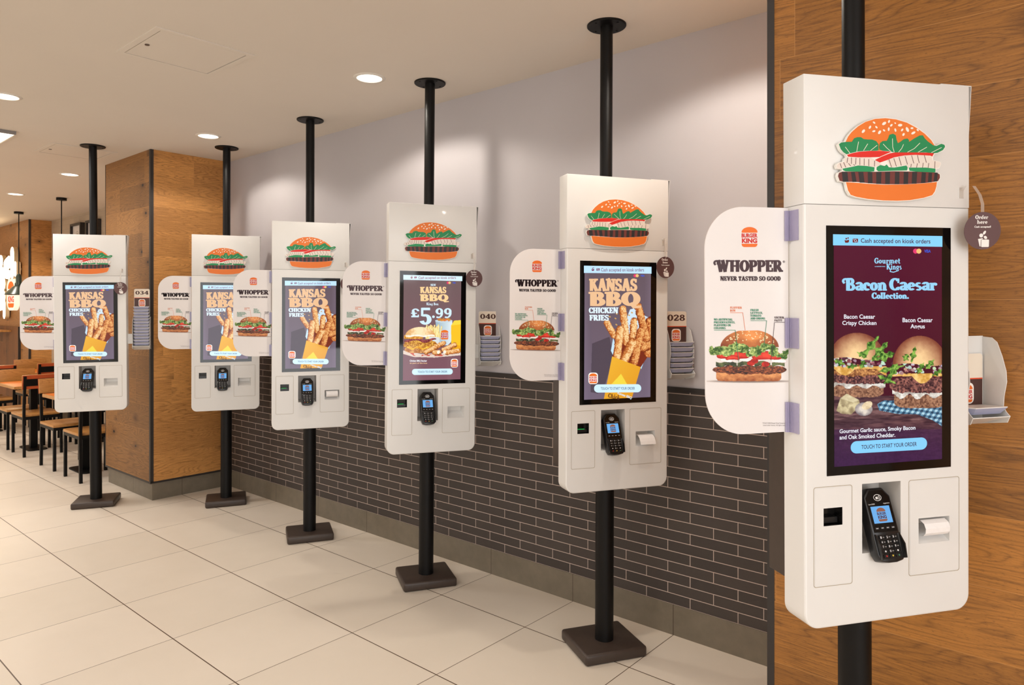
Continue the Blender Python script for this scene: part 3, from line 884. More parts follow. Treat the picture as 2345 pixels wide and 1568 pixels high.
def kansas_art():
    A = Art(H_K5, -0.0014)
    p = A.pic(DISP, 0.00135, (104, 90, 100))
    t = np.clip((p.Y - 690) / 915, 0, 1)[..., None]
    p.C = arr((100, 84, 92)) * (1 - t) + arr((112, 98, 116)) * t
    ed = np.clip((np.abs(p.X - 826) / 231 - .8) / .2, 0, 1)
    p.put(ed * 0.35, (134, 118, 138))
    p.put(p.inpoly([(650, 1225), (770, 1178), (800, 1320), (742, 1500), (690, 1570), (640, 1560)]) * 0.75, (72, 62, 72))
    p.put(p.inpoly([(893, 1040), (912, 990), (940, 982), (962, 1010), (1055, 1052), (1060, 1300), (1015, 1300), (985, 1392), (900, 1340), (880, 1200)]), (206, 226, 240))
    p.put(p.inpoly([(1015, 1300), (1025, 1302), (990, 1400), (978, 1386)]), (176, 214, 236))
    p.put(p.inpoly([(796, 1185), (812, 1240), (800, 1320), (780, 1275)]), (196, 224, 240))
    p.put(p.inpoly([(815, 1200), (1060, 1180), (1050, 1290), (985, 1390), (790, 1320)]), (120, 44, 26))
    F = [((1052, 1075, 1040, 1290), 34), ((960, 1250, 1060, 1220), 30), ((862, 985, 888, 1220), 25), ((938, 1072, 930, 1200), 25), ((968, 970, 1024, 1190), 27), ((752, 1082, 802, 1170), 23), ((843, 1128, 822, 1320), 28), ((986, 1140, 940, 1350), 29), ((1005, 1262, 1056, 1236), 22), ((928, 1218, 868, 1345), 30)]
    for i, (q, r) in enumerate(F):
        dk_ = i in (0, 1, 4, 7, 8)
        strip_capsule(p, *q, r, 40 + i, **(dict(hi=(236, 178, 110), mid=(186, 98, 46), lo=(112, 44, 20)) if dk_ else {}))
    for (x, y) in ((772, 1040), (812, 1052), (818, 1095), (905, 1030), (925, 1012), (820, 1020)):
        p.put(p.ellm(x, y, 7, 5, 30) < 1, (206, 160, 96))
    box = p.inpoly([(788, 1314), (986, 1388), (918, 1625), (728, 1625)])
    n = np.clip((p.X - 740) / 240 * .5 + (p.Y - 1320) / 300 * .5, 0, 1)[..., None]
    p.put(box, arr((236, 178, 54)) * (1 - n) + arr((222, 148, 34)) * n)
    p.put(p.inpoly([(783, 1506), (850, 1434), (893, 1508)]), (240, 214, 70))
    A.lay(p)
    A.put([[(594, 688), (1060, 696), (1060, 743), (594, 738)]], (190, 226, 250))
    tc = (120, 52, 84)
    cash_icons(A, 655, 713, 0.95, tc)
    A.put(sans('Cash accepted on kiosk orders', 712, 1008, 736, 704, 0.006), tc)
    pay_marks(A, 953, 757, 11, 998)
    k = (234, 188, 144)
    A.put(heavy(slab('KANSAS', 632, 958, 862, 778, track=-0.01), 3.6), k)
    A.put(heavy(slab('BBQ', 630, 985, 966, 868, track=-0.01), 5.5), k)
    b = (222, 238, 248)
    A.put(heavy(slab('CHICKEN', 628, 830, 1016, 976, track=0.0), 1.2), b)
    A.put(heavy(slab('FRIES', 632, 764, 1067, 1027, track=0.0), 1.2), b)
    A.put([ell(758, 1062, 5, n=10)], b)
    for polys, c in bk_logo(657, 1465, 68, True):
        A.put([[(x, 2930 - y) for x, y in q] for q in polys], c)
    rot = lambda P, ox, oy, a: [[(ox + (x - ox) * math.cos(a) - (y - oy) * math.sin(a), oy + (x - ox) * math.sin(a) + (y - oy) * math.cos(a)) for x, y in q] for q in P]
    A.put(rot(sans('Kansas BBQ', 828, 932, 1576, 1556, 0.02), 828, 1560, 0.36), (206, 232, 246))
    A.put(rot(slab('Chick', 760, 842, 1596, 1566), 760, 1584, 0.22), (82, 44, 26))
    button(A, 663, 988, 1507, 1563, -0.006)
    return A.mb

def king_art():
    A = Art(H_K4, -0.0014)
    p = A.pic(DISP, 0.00135, (112, 90, 90))
    t = np.clip((p.Y - 648) / 825, 0, 1)[..., None]
    p.C = arr((112, 92, 92)) * (1 - t) + arr((128, 84, 96)) * t
    p.put(p.inpoly([(556, 1235), (700, 1262), (900, 1255), (1012, 1222), (1012, 1272), (800, 1290), (640, 1286), (556, 1262)]), (226, 206, 192))
    n = fbm(p.X, p.Y, 30, 5)
    p.put(p.inpoly([(600, 1248), (700, 1268), (880, 1262), (860, 1280), (640, 1278)]) * (n > .5), (206, 96, 80))
    # cup
    cup = p.inpoly([(808, 1005), (940, 1005), (930, 1170), (905, 1195), (845, 1195), (828, 1170)])
    s = np.clip((p.X - 808) / 132, 0, 1)[..., None]
    p.put(cup, arr((150, 176, 190)) * (1 - s) + arr((226, 236, 240)) * s)
    p.put(p.ellm(874, 1004, 68, 13) < 1, (196, 212, 222))
    for i in range(40):
        rs = np.random.RandomState(i)
        p.put(p.ellm(830 + rs.rand() * 95, 986 + rs.rand() * 16, 7, 6) < 1, (170 + 60 * rs.rand(), 110 + 40 * rs.rand(), 60))
    # yellow box
    p.put(p.inpoly([(930, 1040), (955, 1002), (1015, 998), (1015, 1195), (932, 1195)]), (246, 192, 40))
    p.put(p.inpoly([(930, 1040), (955, 1002), (1015, 998), (1015, 1030)]), (252, 214, 70))
    p.put(p.inpoly([(925, 1192), (1015, 1196), (1015, 1252), (940, 1236)]), (236, 168, 30))
    # thin fries in a carton
    rs = np.random.RandomState(3)
    for i in range(46):
        x = rs.uniform(730, 845); l = rs.uniform(60, 105)
        strip_capsule(p, x, 1140, x + rs.uniform(-22, 18), 1140 - l, 5.5, i, hi=(255, 244, 190), mid=(240, 210, 120), lo=(206, 156, 66))
    p.put(p.inpoly([(760, 1128), (842, 1132), (838, 1190), (770, 1190)]), (214, 218, 222))
    # burger
    w = 262
    X = (p.X - 690) / w; Y = (p.Y - 1052) / 205
    n1 = fbm(p.X, p.Y, 12, 61); n2 = fbm(p.X, p.Y, 6, 77)
    def tex(mask, lo, hi, f):
        f = np.clip((f - .28) / .44, 0, 1)[..., None]
        p.put(mask, arr(lo) * (1 - f) + arr(hi) * f)
    tex((X / .47) ** 4 + ((Y - .86) / .13) ** 2 < 1, (168, 96, 44), (240, 190, 120), n1)
    tex((X / .5) ** 4 + ((Y - .67) / .17) ** 2 < 1 + (n1 - .5), (150, 78, 22), (250, 200, 90), n2)
    tex((np.abs(X) < .4) & (np.abs(Y - .80 - .04 * np.sin(X * 20)) < .03), (226, 150, 30), (250, 206, 80), n1)
    tex((X / .48) ** 4 + ((Y - .50 - .05 * np.sin(X * 11)) / .05) ** 2 < 1, (96, 34, 40), (180, 90, 90), n2)
    tex((np.abs(X + .2) < .28) & (np.abs(Y - .38) < .07), (186, 112, 30), (250, 196, 90), n2)
    tex((X / .45) ** 2 + ((Y - .36) / .36) ** 2 < 1 - 0 * n1 + (Y > .36) * -2, (206, 132, 60), (252, 226, 180), .35 * n1 + .55 - .9 * (np.abs(X) - .1))
    tex((np.abs(X) < .43) & (np.abs(Y - .335 - .02 * np.sin(X * 14)) < .03), (240, 226, 200), (255, 250, 240), n1)
    # crumbed strips in front
    for i, q in enumerate(((735, 1248, 872, 1178), (800, 1252, 838, 1250), (872, 1230, 958, 1192), (895, 1252, 985, 1238))):
        strip_capsule(p, *q, 19, 90 + i, hi=(248, 206, 150), mid=(210, 130, 60), lo=(130, 66, 26))
    for x in (832, 880):
        p.put(p.ellm(x, 1248, 11, 15, 20) < 1, (250, 240, 220))
    A.lay(p)
    A.put([[(558, 645), (1018, 656), (1018, 694), (558, 683)]], (214, 238, 252))
    tc = (150, 58, 74)
    cash_icons(A, 622, 664, 0.8, tc)
    A.put(sans('Cash accepted on kiosk orders', 676, 968, 684, 657, 0.006), tc)
    pay_marks(A, 912, 707, 10, 954)
    A.put(slab('NEW', 770, 812, 732, 716), (214, 234, 246))
    k = (246, 206, 150)
    A.put(heavy(slab('KANSAS', 690, 891, 788, 739, track=0.0), 2), k)
    A.put(heavy(slab('BBQ', 688, 911, 850, 796, track=0.0), 3), k)
    A.put(slab('King Box', 738, 832, 882, 862), (214, 234, 246))
    b = (208, 234, 248)
    A.put(slab('£', 618, 682, 976, 908), b); A.put(slab('5', 684, 778, 1032, 902), b); A.put(slab('.99', 782, 934, 982, 905), b)
    for polys, c in bk_logo(880, 1112, 74):
        A.put([[(x, 2224 - y) for x, y in q] for q in polys], c)
    A.put(sans('Chicken BBQ Stacker', 607, 742, 1325, 1308, 0.03), (236, 236, 240))
    A.put(sans('as part of the box', 608, 745, 1341, 1329, 0.03), (240, 196, 150))
    for polys, c in bk_logo(956, 1334, 58, True):
        A.put([[(x, 2668 - y) for x, y in q] for q in polys], c)
    button(A, 625, 943, 1379, 1426, -0.012)
    return A.mb

def caesar_art():
    A = Art(H_K6, -0.0014)
    p = A.pic(DISP, 0.00112, (74, 12, 36))
    t = np.clip((p.Y - 97) / 1390, 0, 1)[..., None]
    p.C = arr((84, 16, 44)) * (1 - t) + arr((64, 6, 26)) * t
    X, Y = p.X, p.Y
    n1 = fbm(X, Y, 26, 11); n2 = fbm(X, Y, 11, 23); n3 = fbm(X, Y * 6, 60, 31)
    def tex(mask, lo, hi, f, a=1.0):
        f = np.clip((f - .28) / .44, 0, 1)[..., None]
        p.put(mask, arr(lo) * (1 - f) + arr(hi) * f, a)
    # board and table
    tex(Y > 1060, (60, 34, 44), (110, 74, 76), n3)
    tex((Y > 1128) & (Y < 1205), (70, 44, 50), (128, 92, 92), n3)
    tex(p.inpoly([(102, 1205), (620, 1182), (747, 1200), (747, 1250), (620, 1190), (102, 1258)]), (58, 32, 42), (92, 62, 68), n3)
    b = np.clip((Y - 1215) / 240, 0, 1)
    p.put(b * (Y > 1215), (58, 26, 62))
    tex((Y > 1260), (44, 18, 54), (74, 36, 84), fbm(X, Y, 14, 41) * .5 + .25, 0.55)
    # cloth
    cl = p.inpoly([(360, 1110), (400, 1088), (470, 1090), (560, 1120), (747, 1118), (747, 1242), (690, 1205), (600, 1172), (480, 1168), (372, 1148)])
    ck = ((np.floor((X + Y * .6) / 17) % 2) + (np.floor((Y - X * .15) / 14) % 2))[..., None]
    p.put(cl, np.where(ck > 1.5, arr((36, 66, 92)), np.where(ck > .5, arr((86, 130, 158)), arr((176, 212, 226)))))
    def stack(cx, top, w, hh, sd, wide):
        U = (X - cx) / w; V = (Y - top) / hh
        q1 = fbm(X, Y, 22, sd); q2 = fbm(X, Y, 9, sd + 7)
        # heel
        tex((np.abs(U) < .44) & (V > .82) & (V < 1.0 - .06 * (np.abs(U) / .44) ** 6), (84, 50, 40), (176, 128, 98), q2 + .08)
        # melted sauce
        tex((np.abs(U) < .47) & (np.abs(V - .80 - .03 * np.sin(U * 22 + sd)) < .035 + .04 * (q1 - .4)), (170, 160, 150), (240, 236, 226), q1)
        # patty
        tex((U / .52) ** 4 + ((V - .68) / (.11 + .06 * (q1 - .5))) ** 2 < 1, (46, 24, 32), (172, 110, 96), q2)
        if wide:
            tex((U / .42) ** 4 + ((V - .585) / (.085 + .05 * (q1 - .5))) ** 2 < 1, (108, 58, 34), (222, 160, 96), q2)
        # cheese
        tex((np.abs(U) < .49) & (V > .52) & (V < .56 + .10 * np.maximum(0, np.sin(U * 9 + 1.2 + wide * 2.2))), (206, 150, 66), (250, 206, 130), q1)
        # chopped filling
        rs = np.random.RandomState(sd)
        for i in range(70):
            a = rs.uniform(-.46, .46); v = rs.uniform(.37, .52)
            c = [(232, 232, 222), (150, 84, 96), (196, 150, 150), (96, 46, 60), (216, 220, 206)][i % 5]
            p.put(((U - a) / .034) ** 2 + ((V - v) / .022) ** 2 + (q1 - .5) * 2 < .8, tuple(k * rs.uniform(.8, 1) for k in c))
        # crown
        dd = (U / .46) ** 2 + ((V - .40) / .40) ** 2
        m = (dd < 1) & (V < .40 + .02 * np.sin(U * 8))
        lightv = np.clip(1.1 - dd - .5 * np.abs(U + .05) + .25 * (q1 - .5), 0, 1)[..., None]
        p.put(m, arr((128, 66, 48)) * (1 - lightv) + arr((246, 206, 150)) * lightv)
    stack(240, 684, 360, 385, 5, 1)
    stack(615, 702, 350, 432, 15, 0)
    # rocket leaves
    def leaf(x0, y0, x1, y1, wd, sd):
        d, side, tt = p.capd(x0, y0, x1, y1)
        prof = wd * (np.sin(np.clip(tt, 0, 1) * PI * .92 + .12)) * (1 + .45 * np.sin(tt * 15 + sd))
        f = fbm(X, Y, 14, sd)
        tex(d < prof, (30, 74, 20), (150, 190, 84), f + .1 * (np.abs(side) < 2.2))
    for i, q in enumerate(((270, 830, 368, 705, 20), (330, 850, 420, 742, 22), (350, 845, 462, 805, 24), (240, 800, 300, 832, 14), (262, 900, 285, 845, 14), (370, 915, 520, 880, 16), (365, 940, 470, 985, 15), (430, 960, 480, 870, 18), (565, 860, 588, 768, 15), (520, 850, 545, 812, 18), (600, 930, 640, 862, 15), (650, 900, 700, 845, 16), (104, 850, 165, 872, 16), (180, 890, 240, 880, 13), (400, 990, 440, 930, 12), (690, 940, 747, 905, 14))):
        leaf(*q, 100 + i)
    # cheese wedge and garlic
    tex(p.inpoly([(116, 1150), (140, 1075), (178, 1048), (252, 1085), (258, 1120), (205, 1172), (150, 1168)]), (146, 128, 96), (220, 204, 160), n1)
    tex(p.inpoly([(140, 1075), (178, 1048), (252, 1085), (215, 1100)]), (196, 180, 140), (236, 222, 186), n1)
    g = p.ellm(280, 1140, 52, 40); tex(g < 1, (130, 120, 124), (226, 214, 200), n1 * .6 + .4 * (1 - g))
    tex(p.ellm(300, 1118, 34, 22, -30) < 1, (196, 170, 130), (246, 226, 190), n1)
    A.lay(p)
    A.put([[(96, 95), (750, 106), (750, 170), (96, 161)]], (134, 208, 250))
    tc = (74, 34, 44)
    cash_icons(A, 178, 131, 1.35, (112, 42, 40))
    A.put([[(x, y + (x - 262) * .012) for x, y in q] for q in sans('Cash accepted on kiosk orders', 262, 678, 154, 119, 0.012)], tc)
    pay_marks(A, 598, 196, 15, 660)
    b = (150, 208, 240)
    A.put(slab('Gourmet', 342, 498, 270, 236, track=0.0), b); A.put(slab('Kings', 414, 505, 306, 272, track=0.0), b)
    A.put(sans('by BURGER KING.', 345, 408, 292, 285, 0.03), b)
    A.put(pline([(440, 306), (436, 318), (456, 322), (486, 312)], 5), b)
    A.put(heavy(slab('Bacon', 150, 415, 432, 357, swash=True, track=-0.02), 2.2), b); A.put(heavy(slab('Caesar', 432, 716, 431, 357, track=-0.02), 2.2), b)
    A.put(heavy(slab('Collection.', 326, 547, 481, 443, track=-0.01), 1.2), b)
    w = (232, 232, 240)
    A.put(sans('Bacon Caesar', 160, 346, 600, 574, 0.018) + sans('Crispy Chicken', 150, 354, 645, 612, 0.018), w)
    A.put(sans('Bacon Caesar', 510, 690, 621, 594, 0.018) + sans('Angus', 557, 643, 662, 632, 0.018), w)
    tl = lambda P: [[(x, y - (x - 133) * .05) for x, y in q] for q in P]
    A.put(tl(sans('Gourmet Garlic sauce, Smoky Bacon', 133, 587, 1292, 1260, 0.018) + sans('and Oak Smoked Cheddar.', 133, 466, 1322, 1296, 0.018)), w)
    button(A, 200, 656, 1333, 1406, -0.057, c=(132, 204, 246), tc=(60, 44, 70))
    return A.mb

# ------------------------------------------------------------------ kiosk geometry (local: x right, y back, z up; y = 0 is the front face)
W2, D, ZB, ZS, ZT = 0.2531, 0.0842, 0.773, 1.8483, 2.1737
PY = 0.1303
REC = (-0.0848, 0.0332, 0.9535, 1.1333)
SCN = (-0.1995, -0.1438, 1.0335, 1.0788)
PRN = (0.0888, 0.1868, 0.9632, 1.0298)
LP = (-0.2288, -0.1142, 0.8792, 1.1342)
RP = (0.0578, 0.2199, 0.8802, 1.1332)

def grid_plate(mb, x0, x1, z0, z1, y, holes, mat=0):
    xs = sorted({x0, x1} | {h[0] for h in holes} | {h[1] for h in holes})
    zs = sorted({z0, z1} | {h[2] for h in holes} | {h[3] for h in holes})
    for i in range(len(xs) - 1):
        for j in range(len(zs) - 1):
            cx, cz = (xs[i] + xs[i + 1]) / 2, (zs[j] + zs[j + 1]) / 2
            if any(h[0] < cx < h[1] and h[2] < cz < h[3] for h in holes):
                continue
            mb.poly([(xs[i], y, zs[j]), (xs[i + 1], y, zs[j]), (xs[i + 1], y, zs[j + 1]), (xs[i], y, zs[j + 1])], mat)
def pocket(mb, h, y0, d, mat=0, slope=0.0, side=0.0, top=0.0):
    x0, x1, z0, z1 = h
    a = [(x0, y0, z0), (x1, y0, z0), (x1, y0, z1), (x0, y0, z1)]
    b = [(x0 + side, y0 + d, z0 + slope), (x1 - side, y0 + d, z0 + slope), (x1 - side, y0 + d, z1 - top), (x0 + side, y0 + d, z1 - top)]
    mb.add(a + b, [(4, 5, 6, 7), (0, 4, 7, 3), (1, 2, 6, 5), (3, 7, 6, 2), (0, 1, 5, 4)], mat)
def cab_outline(ins, r=0.042):
    x = W2 - ins; zb = ZB + ins; r = r - ins
    o = [(x, ZS - 0.0006), (-x, ZS - 0.0006)]
    o += [(-x + r + r * math.cos(R(a)), zb + r + r * math.sin(R(a))) for a in range(180, 271, 9)]
    o += [(x - r + r * math.cos(R(a)), zb + r + r * math.sin(R(a))) for a in range(270, 361, 9)]
    return o
def cabinet_mesh():
    mb = MB(); c = 0.005
    f, o = cab_outline(c), cab_outline(0)
    n = len(f)
    rings = [(f, 0.0), (cab_outline(c * .35), 0.0013), (o, c), (o, D)]
    for (a, ya), (b, yb) in zip(rings, rings[1:]):
        for i in range(n):
            j = (i + 1) % n
            mb.poly([(a[i][0], ya, a[i][1]), (b[i][0], yb, b[i][1]), (b[j][0], yb, b[j][1]), (a[j][0], ya, a[j][1])])
    mb.poly([(x, D, z) for x, z in reversed(o)])
    zl = ZB + 0.06
    x = W2 - c
    grid_plate(mb, -x, x, zl, ZS - 0.0006, 0.0, [REC, SCN, PRN])
    mb.poly([(-x, 0, zl)] + [(a, 0, b) for a, b in f if b < zl - 1e-4] + [(x, 0, zl)])
    return mb
def ring_strip(mb, x0, x1, z0, z1, r, t, y, mat=0):
    a = rrect(x0, x1, z0, z1, r); b = rrect(x0 + t, x1 - t, z0 + t, z1 - t, r - t * .6)
    n = len(a)
    for i in range(n):
        j = (i + 1) % n
        mb.poly([(a[i][0], y, a[i][1]), (a[j][0], y, a[j][1]), (b[j][0], y, b[j][1]), (b[i][0], y, b[i][1])], mat)

def P(t):  # "x,y x,y" -> list
    return [tuple(float(k) for k in q.split(',')) for q in t.split()]
EM = Art(H_EMB, -0.0133)
SIL = P('572,745 597,722 640,718 665,665 700,622 760,570 830,528 920,500 1020,492 1120,504 1222,534 1314,582 1394,640 1455,700 1485,750 1500,755 1545,735 1580,745 1586,772 1565,805 1512,830 1485,836 1468,868 1470,895 1505,902 1540,912 1544,935 1525,975 1498,980 1496,1010 1535,1025 1538,1060 1520,1098 1511,1102 1505,1142 1490,1195 1463,1231 1380,1256 1250,1278 1130,1284 1000,1281 860,1268 738,1246 685,1227 658,1182 640,1104 582,1095 564,1045 573,1010 605,1000 610,980 562,975 552,945 570,920 628,904 632,880 655,862 648,845 615,824 590,794')
def emblem_art():
    A = EM
    org, grn, red, bei, dk, br = (234, 122, 46), (32, 138, 84), (222, 44, 34), (234, 220, 210), (92, 50, 48), (112, 54, 50)
    wht = (246, 240, 232)
    A.put([SIL], wht)
    A.put([P('643,720 665,672 700,628 760,575 830,533 920,505 1020,498 1120,510 1220,540 1310,588 1390,645 1450,705 1482,755 1480,800 960,806 650,800')], org)
    A.put([P('645,1102 740,1108 860,1118 1000,1126 1200,1124 1400,1112 1505,1100 1500,1140 1485,1190 1460,1225 1380,1250 1250,1272 1130,1278 1000,1275 860,1262 740,1240 690,1222 665,1180')], org)
    A.put([P('635,880 660,865 760,868 880,872 915,890 910,957 840,952 740,945 660,960 600,975 565,970 558,945 575,925 630,910'), P('918,895 965,922 980,930 950,950 915,957'), P('1030,892 1110,868 1200,852 1300,846 1430,855 1458,870 1462,895 1500,905 1535,915 1538,935 1520,970 1420,972 1260,965 1230,965 1215,942 1120,955 1065,965 1045,920')], bei)
    L = [(655, 920, 662, 870), (697, 930, 697, 870), (735, 935, 740, 872), (776, 940, 776, 875), (817, 945, 818, 880), (860, 950, 860, 885), (590, 925, 605, 970), (622, 915, 643, 962), (668, 925, 690, 950), (715, 935, 730, 945), (915, 955, 916, 900), (1050, 885, 1075, 960), (1097, 878, 1122, 955), (1145, 865, 1168, 945), (1203, 857, 1226, 935), (1265, 850, 1286, 925), (1320, 848, 1337, 922), (1385, 848, 1405, 918), (1262, 930, 1257, 963), (1320, 925, 1312, 965), (1375, 920, 1368, 967), (1428, 922, 1420, 970), (1486, 905, 1482, 972)]
    A.put([seg2(a, b, c, d, 5.5) for a, b, c, d in L], dk)
    A.put([P('655,845 700,830 770,815 880,807 990,808 1075,815 960,865 880,868 760,868 665,862'), P('918,893 985,860 1060,830 1110,822 1300,822 1420,824 1478,830 1460,860 1440,852 1300,845 1200,850 1100,868 1030,895 965,918')], red)
    A.put([P('612,975 680,962 760,945 840,950 915,962 912,1000 840,1008 740,1003 640,1000 618,990'), P('935,960 970,940 1010,950 1030,935 1050,962 1100,965 1215,945 1228,965 1222,992 1090,995 950,1000 933,985'), P('1238,965 1400,965 1490,975 1490,1008 1440,1018 1340,1008 1245,995')], (34, 148, 92))
    A.put([P('570,1045 578,1015 610,1003 760,1003 900,1005 1100,1000 1300,1003 1500,1012 1530,1030 1532,1060 1515,1092 1480,1098 1400,1110 1200,1122 1000,1122 860,1112 740,1100 620,1098 585,1090')], br)
    B = [(605, 658, 615, 668, 1099), (692, 728, 705, 745, 1101), (760, 808, 775, 820, 1107), (850, 893, 852, 896, 1113), (930, 980, 930, 975, 1119), (1015, 1062, 1015, 1058, 1122), (1108, 1150, 1105, 1148, 1122), (1190, 1235, 1188, 1230, 1121), (1270, 1318, 1265, 1310, 1117), (1360, 1400, 1352, 1395, 1110), (1425, 1458, 1418, 1452, 1104), (1482, 1512, 1472, 1505, 1096)]
    A.put([[(a, 1006 if a < 1400 else 1012), (b, 1006 if b < 1400 else 1014), (d, e), (c, e)] for a, b, c, d, e in B], (44, 42, 44))
    A.put([P('578,745 600,728 650,722 700,722 720,690 750,678 785,678 810,695 850,700 890,700 930,715 952,745 953,800 930,806 850,806 760,812 690,828 650,840 620,820 595,790'), P('958,770 965,735 990,715 1030,712 1042,690 1055,655 1090,645 1115,660 1122,700 1135,735 1160,720 1190,697 1225,690 1240,705 1240,722 1290,690 1340,662 1370,660 1390,690 1420,720 1470,755 1500,760 1545,740 1575,750 1580,770 1560,800 1510,825 1470,830 1400,822 1300,822 1200,822 1100,822 1050,810 990,806 962,795')], grn)
    V = [[(637, 770), (682, 830)], [(763, 720), (745, 815)], [(850, 740), (810, 805)], [(938, 755), (875, 805)], [(995, 742), (1030, 780), (1070, 815)], [(1083, 690), (1085, 770), (1100, 820)], [(1188, 745), (1170, 785), (1140, 820)], [(1343, 733), (1290, 785), (1225, 820)], [(1408, 772), (1325, 820)], [(1548, 775), (1450, 825)]]
    A.put([q for v in V for q in pline(v, 5)], (238, 232, 214))
    Sd = [(808, 622, 20, 12), (909, 541, 14, 8), (1004, 549, 22, 13), (1050, 530, 15, 9), (870, 585, 17, 10), (931, 584, 14, 8), (907, 622, 16, 9), (961, 632, 20, 12), (1003, 614, 13, 8), (1047, 603, 18, 9), (1072, 566, 15, 9), (1109, 546, 9, 6), (1110, 611, 17, 9), (1155, 565, 21, 13), (1174, 610, 15, 9), (1187, 653, 15, 10), (1223, 606, 25, 13), (1267, 593, 14, 9), (1280, 638, 22, 11), (1321, 611, 13, 8)]
    A.put([ell(x, y, a, b, n=16, rot=(-50, 35, -35, -70, -60, 50, -15, -55, 40, -85, -45, 30, 75, -5, -55, -60, 65, 0, -30, 45)[i]) for i, (x, y, a, b) in enumerate(Sd)], (246, 238, 226))
    return A.mb

def make_kiosk():
    root = thing('order_kiosk', '', 'kiosk')
    MB().box(-.153, .153, 0, .284, 0, .05).build('floor_plate', M['brown_black'], root, bevel=.012, seg=3)
    MB().lathe([(.0427, .05), (.0427, 1.30)], 0, PY, 40).build('lower_pole', M['black'], root, smooth=40)
    MB().lathe([(.029, 1.30), (.029, H - .008)], 0, PY, 36).build('upper_pole', M['black'], root, smooth=40)
    pl = MB().lathe([(.0, H - .009), (.088, H - .009), (.091, H - .006), (.091, H)], 0, PY, 48).build('ceiling_plate', M['black'], root, smooth=40)
    for a in range(20, 380, 90):
        MB().lathe([(.005, H - .0115), (.005, H - .0088)], .07 * math.cos(R(a)), PY + .07 * math.sin(R(a)), 10).build('screw', M['black'], pl)
    MB().box(-.07, .07, D + .0002, D + .016, 1.25, 1.6).build('mounting_bracket', M['black'], root)
    cab = cabinet_mesh().build('cabinet', M['cream'], root, smooth=30)
    hd = MB().box(-W2, W2, 0, D, ZS + .0006, ZT).build('header_box', M['cream'], root, bevel=.0022, seg=2)
    fl = MB()
    fl.poly([(.2535, .004, 2.03), (.2635, .004, 2.1765), (.2635, D, 2.1765), (.2535, D, 2.03)])
    fl.poly([(.2550, .004, 2.03), (.2650, .004, 2.1765), (.2650, D, 2.1765), (.2550, D, 2.03)])
    fl.poly([(.2535, .004, 2.03), (.2550, .004, 2.03), (.2650, .004, 2.1765), (.2635, .004, 2.1765)])
    fl.box(.166, .265, .004, D, 2.1742, 2.1765)
    fl.build('header_flap', M['cream'], hd)
    # emblem
    e = MB().prism([EM.m(*q) for q in SIL], -.0132, -.005)
    e.box(-.06, .06, -.005, 0, 1.93, 2.0)
    em = e.build('burger_emblem', M['foam'], root)
    emblem_art().build('printed_face', M['print'], em, art=True)
    # lit screen surround
    MB().box(-.1897, .1917, -.0012, .0, 1.1604, 1.7954).build('screen_bezel', M['glass_black'], root)
    # service panels
    for nm, q, hole in (('scanner_panel', LP, SCN), ('printer_panel', RP, PRN)):
        mb = MB()
        ring_strip(mb, q[0], q[1], q[2], q[3], .007, .0016, -.0003, 1)
        grid_plate(mb, q[0] + .004, q[1] - .004, q[2] + .004, q[3] - .004, -.0005, [hole], 0)
        p_ = mb.build(nm, [M['cream'], M['cream_gap']], root)
        if nm == 'scanner_panel':
            w = MB(); pocket(w, SCN, 0, .028, 0, side=.002)
            w.build('scanner_window', M['dark_window'], p_)
            MB().box(SCN[0] + .004, SCN[1] - .004, .014, .027, SCN[2] + .002, SCN[2] + .017).build('scanner_head', M['term'], p_)
        else:
            w = MB(); pocket(w, PRN, 0, .05, 0, slope=.036, side=.009, top=.004)
            w.build('printer_slot', M['cream'], p_)
    rc = MB(); pocket(rc, REC, 0, .072, 0, slope=.014, side=.004)
    rc.build('terminal_recess', M['inner'], root)
    # card terminal
    T = 0.031
    out = [(-.022, .0925), (.022, .0925), (.040, .070), (.040, -.072), (.033, -.088), (.012, -.0925), (-.012, -.0925), (-.033, -.088), (-.040, -.072), (-.040, .070)]
    t = MB().prism(out, 0, T).build('card_terminal', M['term'], root, bevel=.0035, seg=2)
    t.location = (-.0258, -.009, 1.0265); t.rotation_euler = (R(-21), 0, 0)
    a = Art([1, 0, 0, 0, 1, 0, 0, 0, 1], -.0003)
    # glossy face, screen, marks
    f = MB().prism([(-.020, .086), (.020, .086), (.0355, .068), (.0355, -.018), (-.0355, -.018), (-.0355, .068)], -.0008, .001).build('terminal_face', M['glass_black'], t)
    a = Art([1, 0, 0, 0, 1, 0, 0, 0, 1], -.0009)
    a.put([[(-.0285, .046), (.0285, .046), (.0285, .004), (-.0285, .004)]], (112, 178, 238))
    for polys, c in bk_logo(0, .025, .034, oc=(150, 96, 76), rc=(84, 60, 80)):
        a.put(polys, c)
    a.mb.build('terminal_screen', M['tscreen'], f, art=True)
    g = Art([1, 0, 0, 0, 1, 0, 0, 0, 1], -.0009)
    g.put(arc(0, .0675, .0115, .0078, 0, 360, .0014, .0014, 24) + [rrect(-.006, .001, .0635, .070, .002)] + arc(-.002, .0668, .006, .006, -45, 45, .0012, .0012, 8) + arc(-.002, .0668, .009, .009, -45, 45, .0012, .0012, 8), (226, 224, 222), layer=1)
    g.put(sans('Lane/3000', -.032, -.013, .0505, .0535, .02) + sans('ingenico', .013, .032, .0500, .0535, .03), (200, 198, 196), layer=1)
    g.put([rrect(x - .0052, x + .0052, -.0105, -.0055, .001) for x in (-.024, -.008, .008, .024)], (46, 46, 50), layer=1)
    g.put([rrect(x - .003, x + .003, -.0088, -.0074, .0004) for x in (-.024, -.008, .008, .024)], (210, 210, 210), layer=2)
    g.mb.build('lettering', M['print'], f, art=True)
    MB().box(-.029, .029, -.0006, .001, -.083, -.024).build('keypad_well', M['term_dk'], t)
    kd = MB(); kt = Art([1, 0, 0, 0, 1, 0, 0, 0, 1], -.0036)
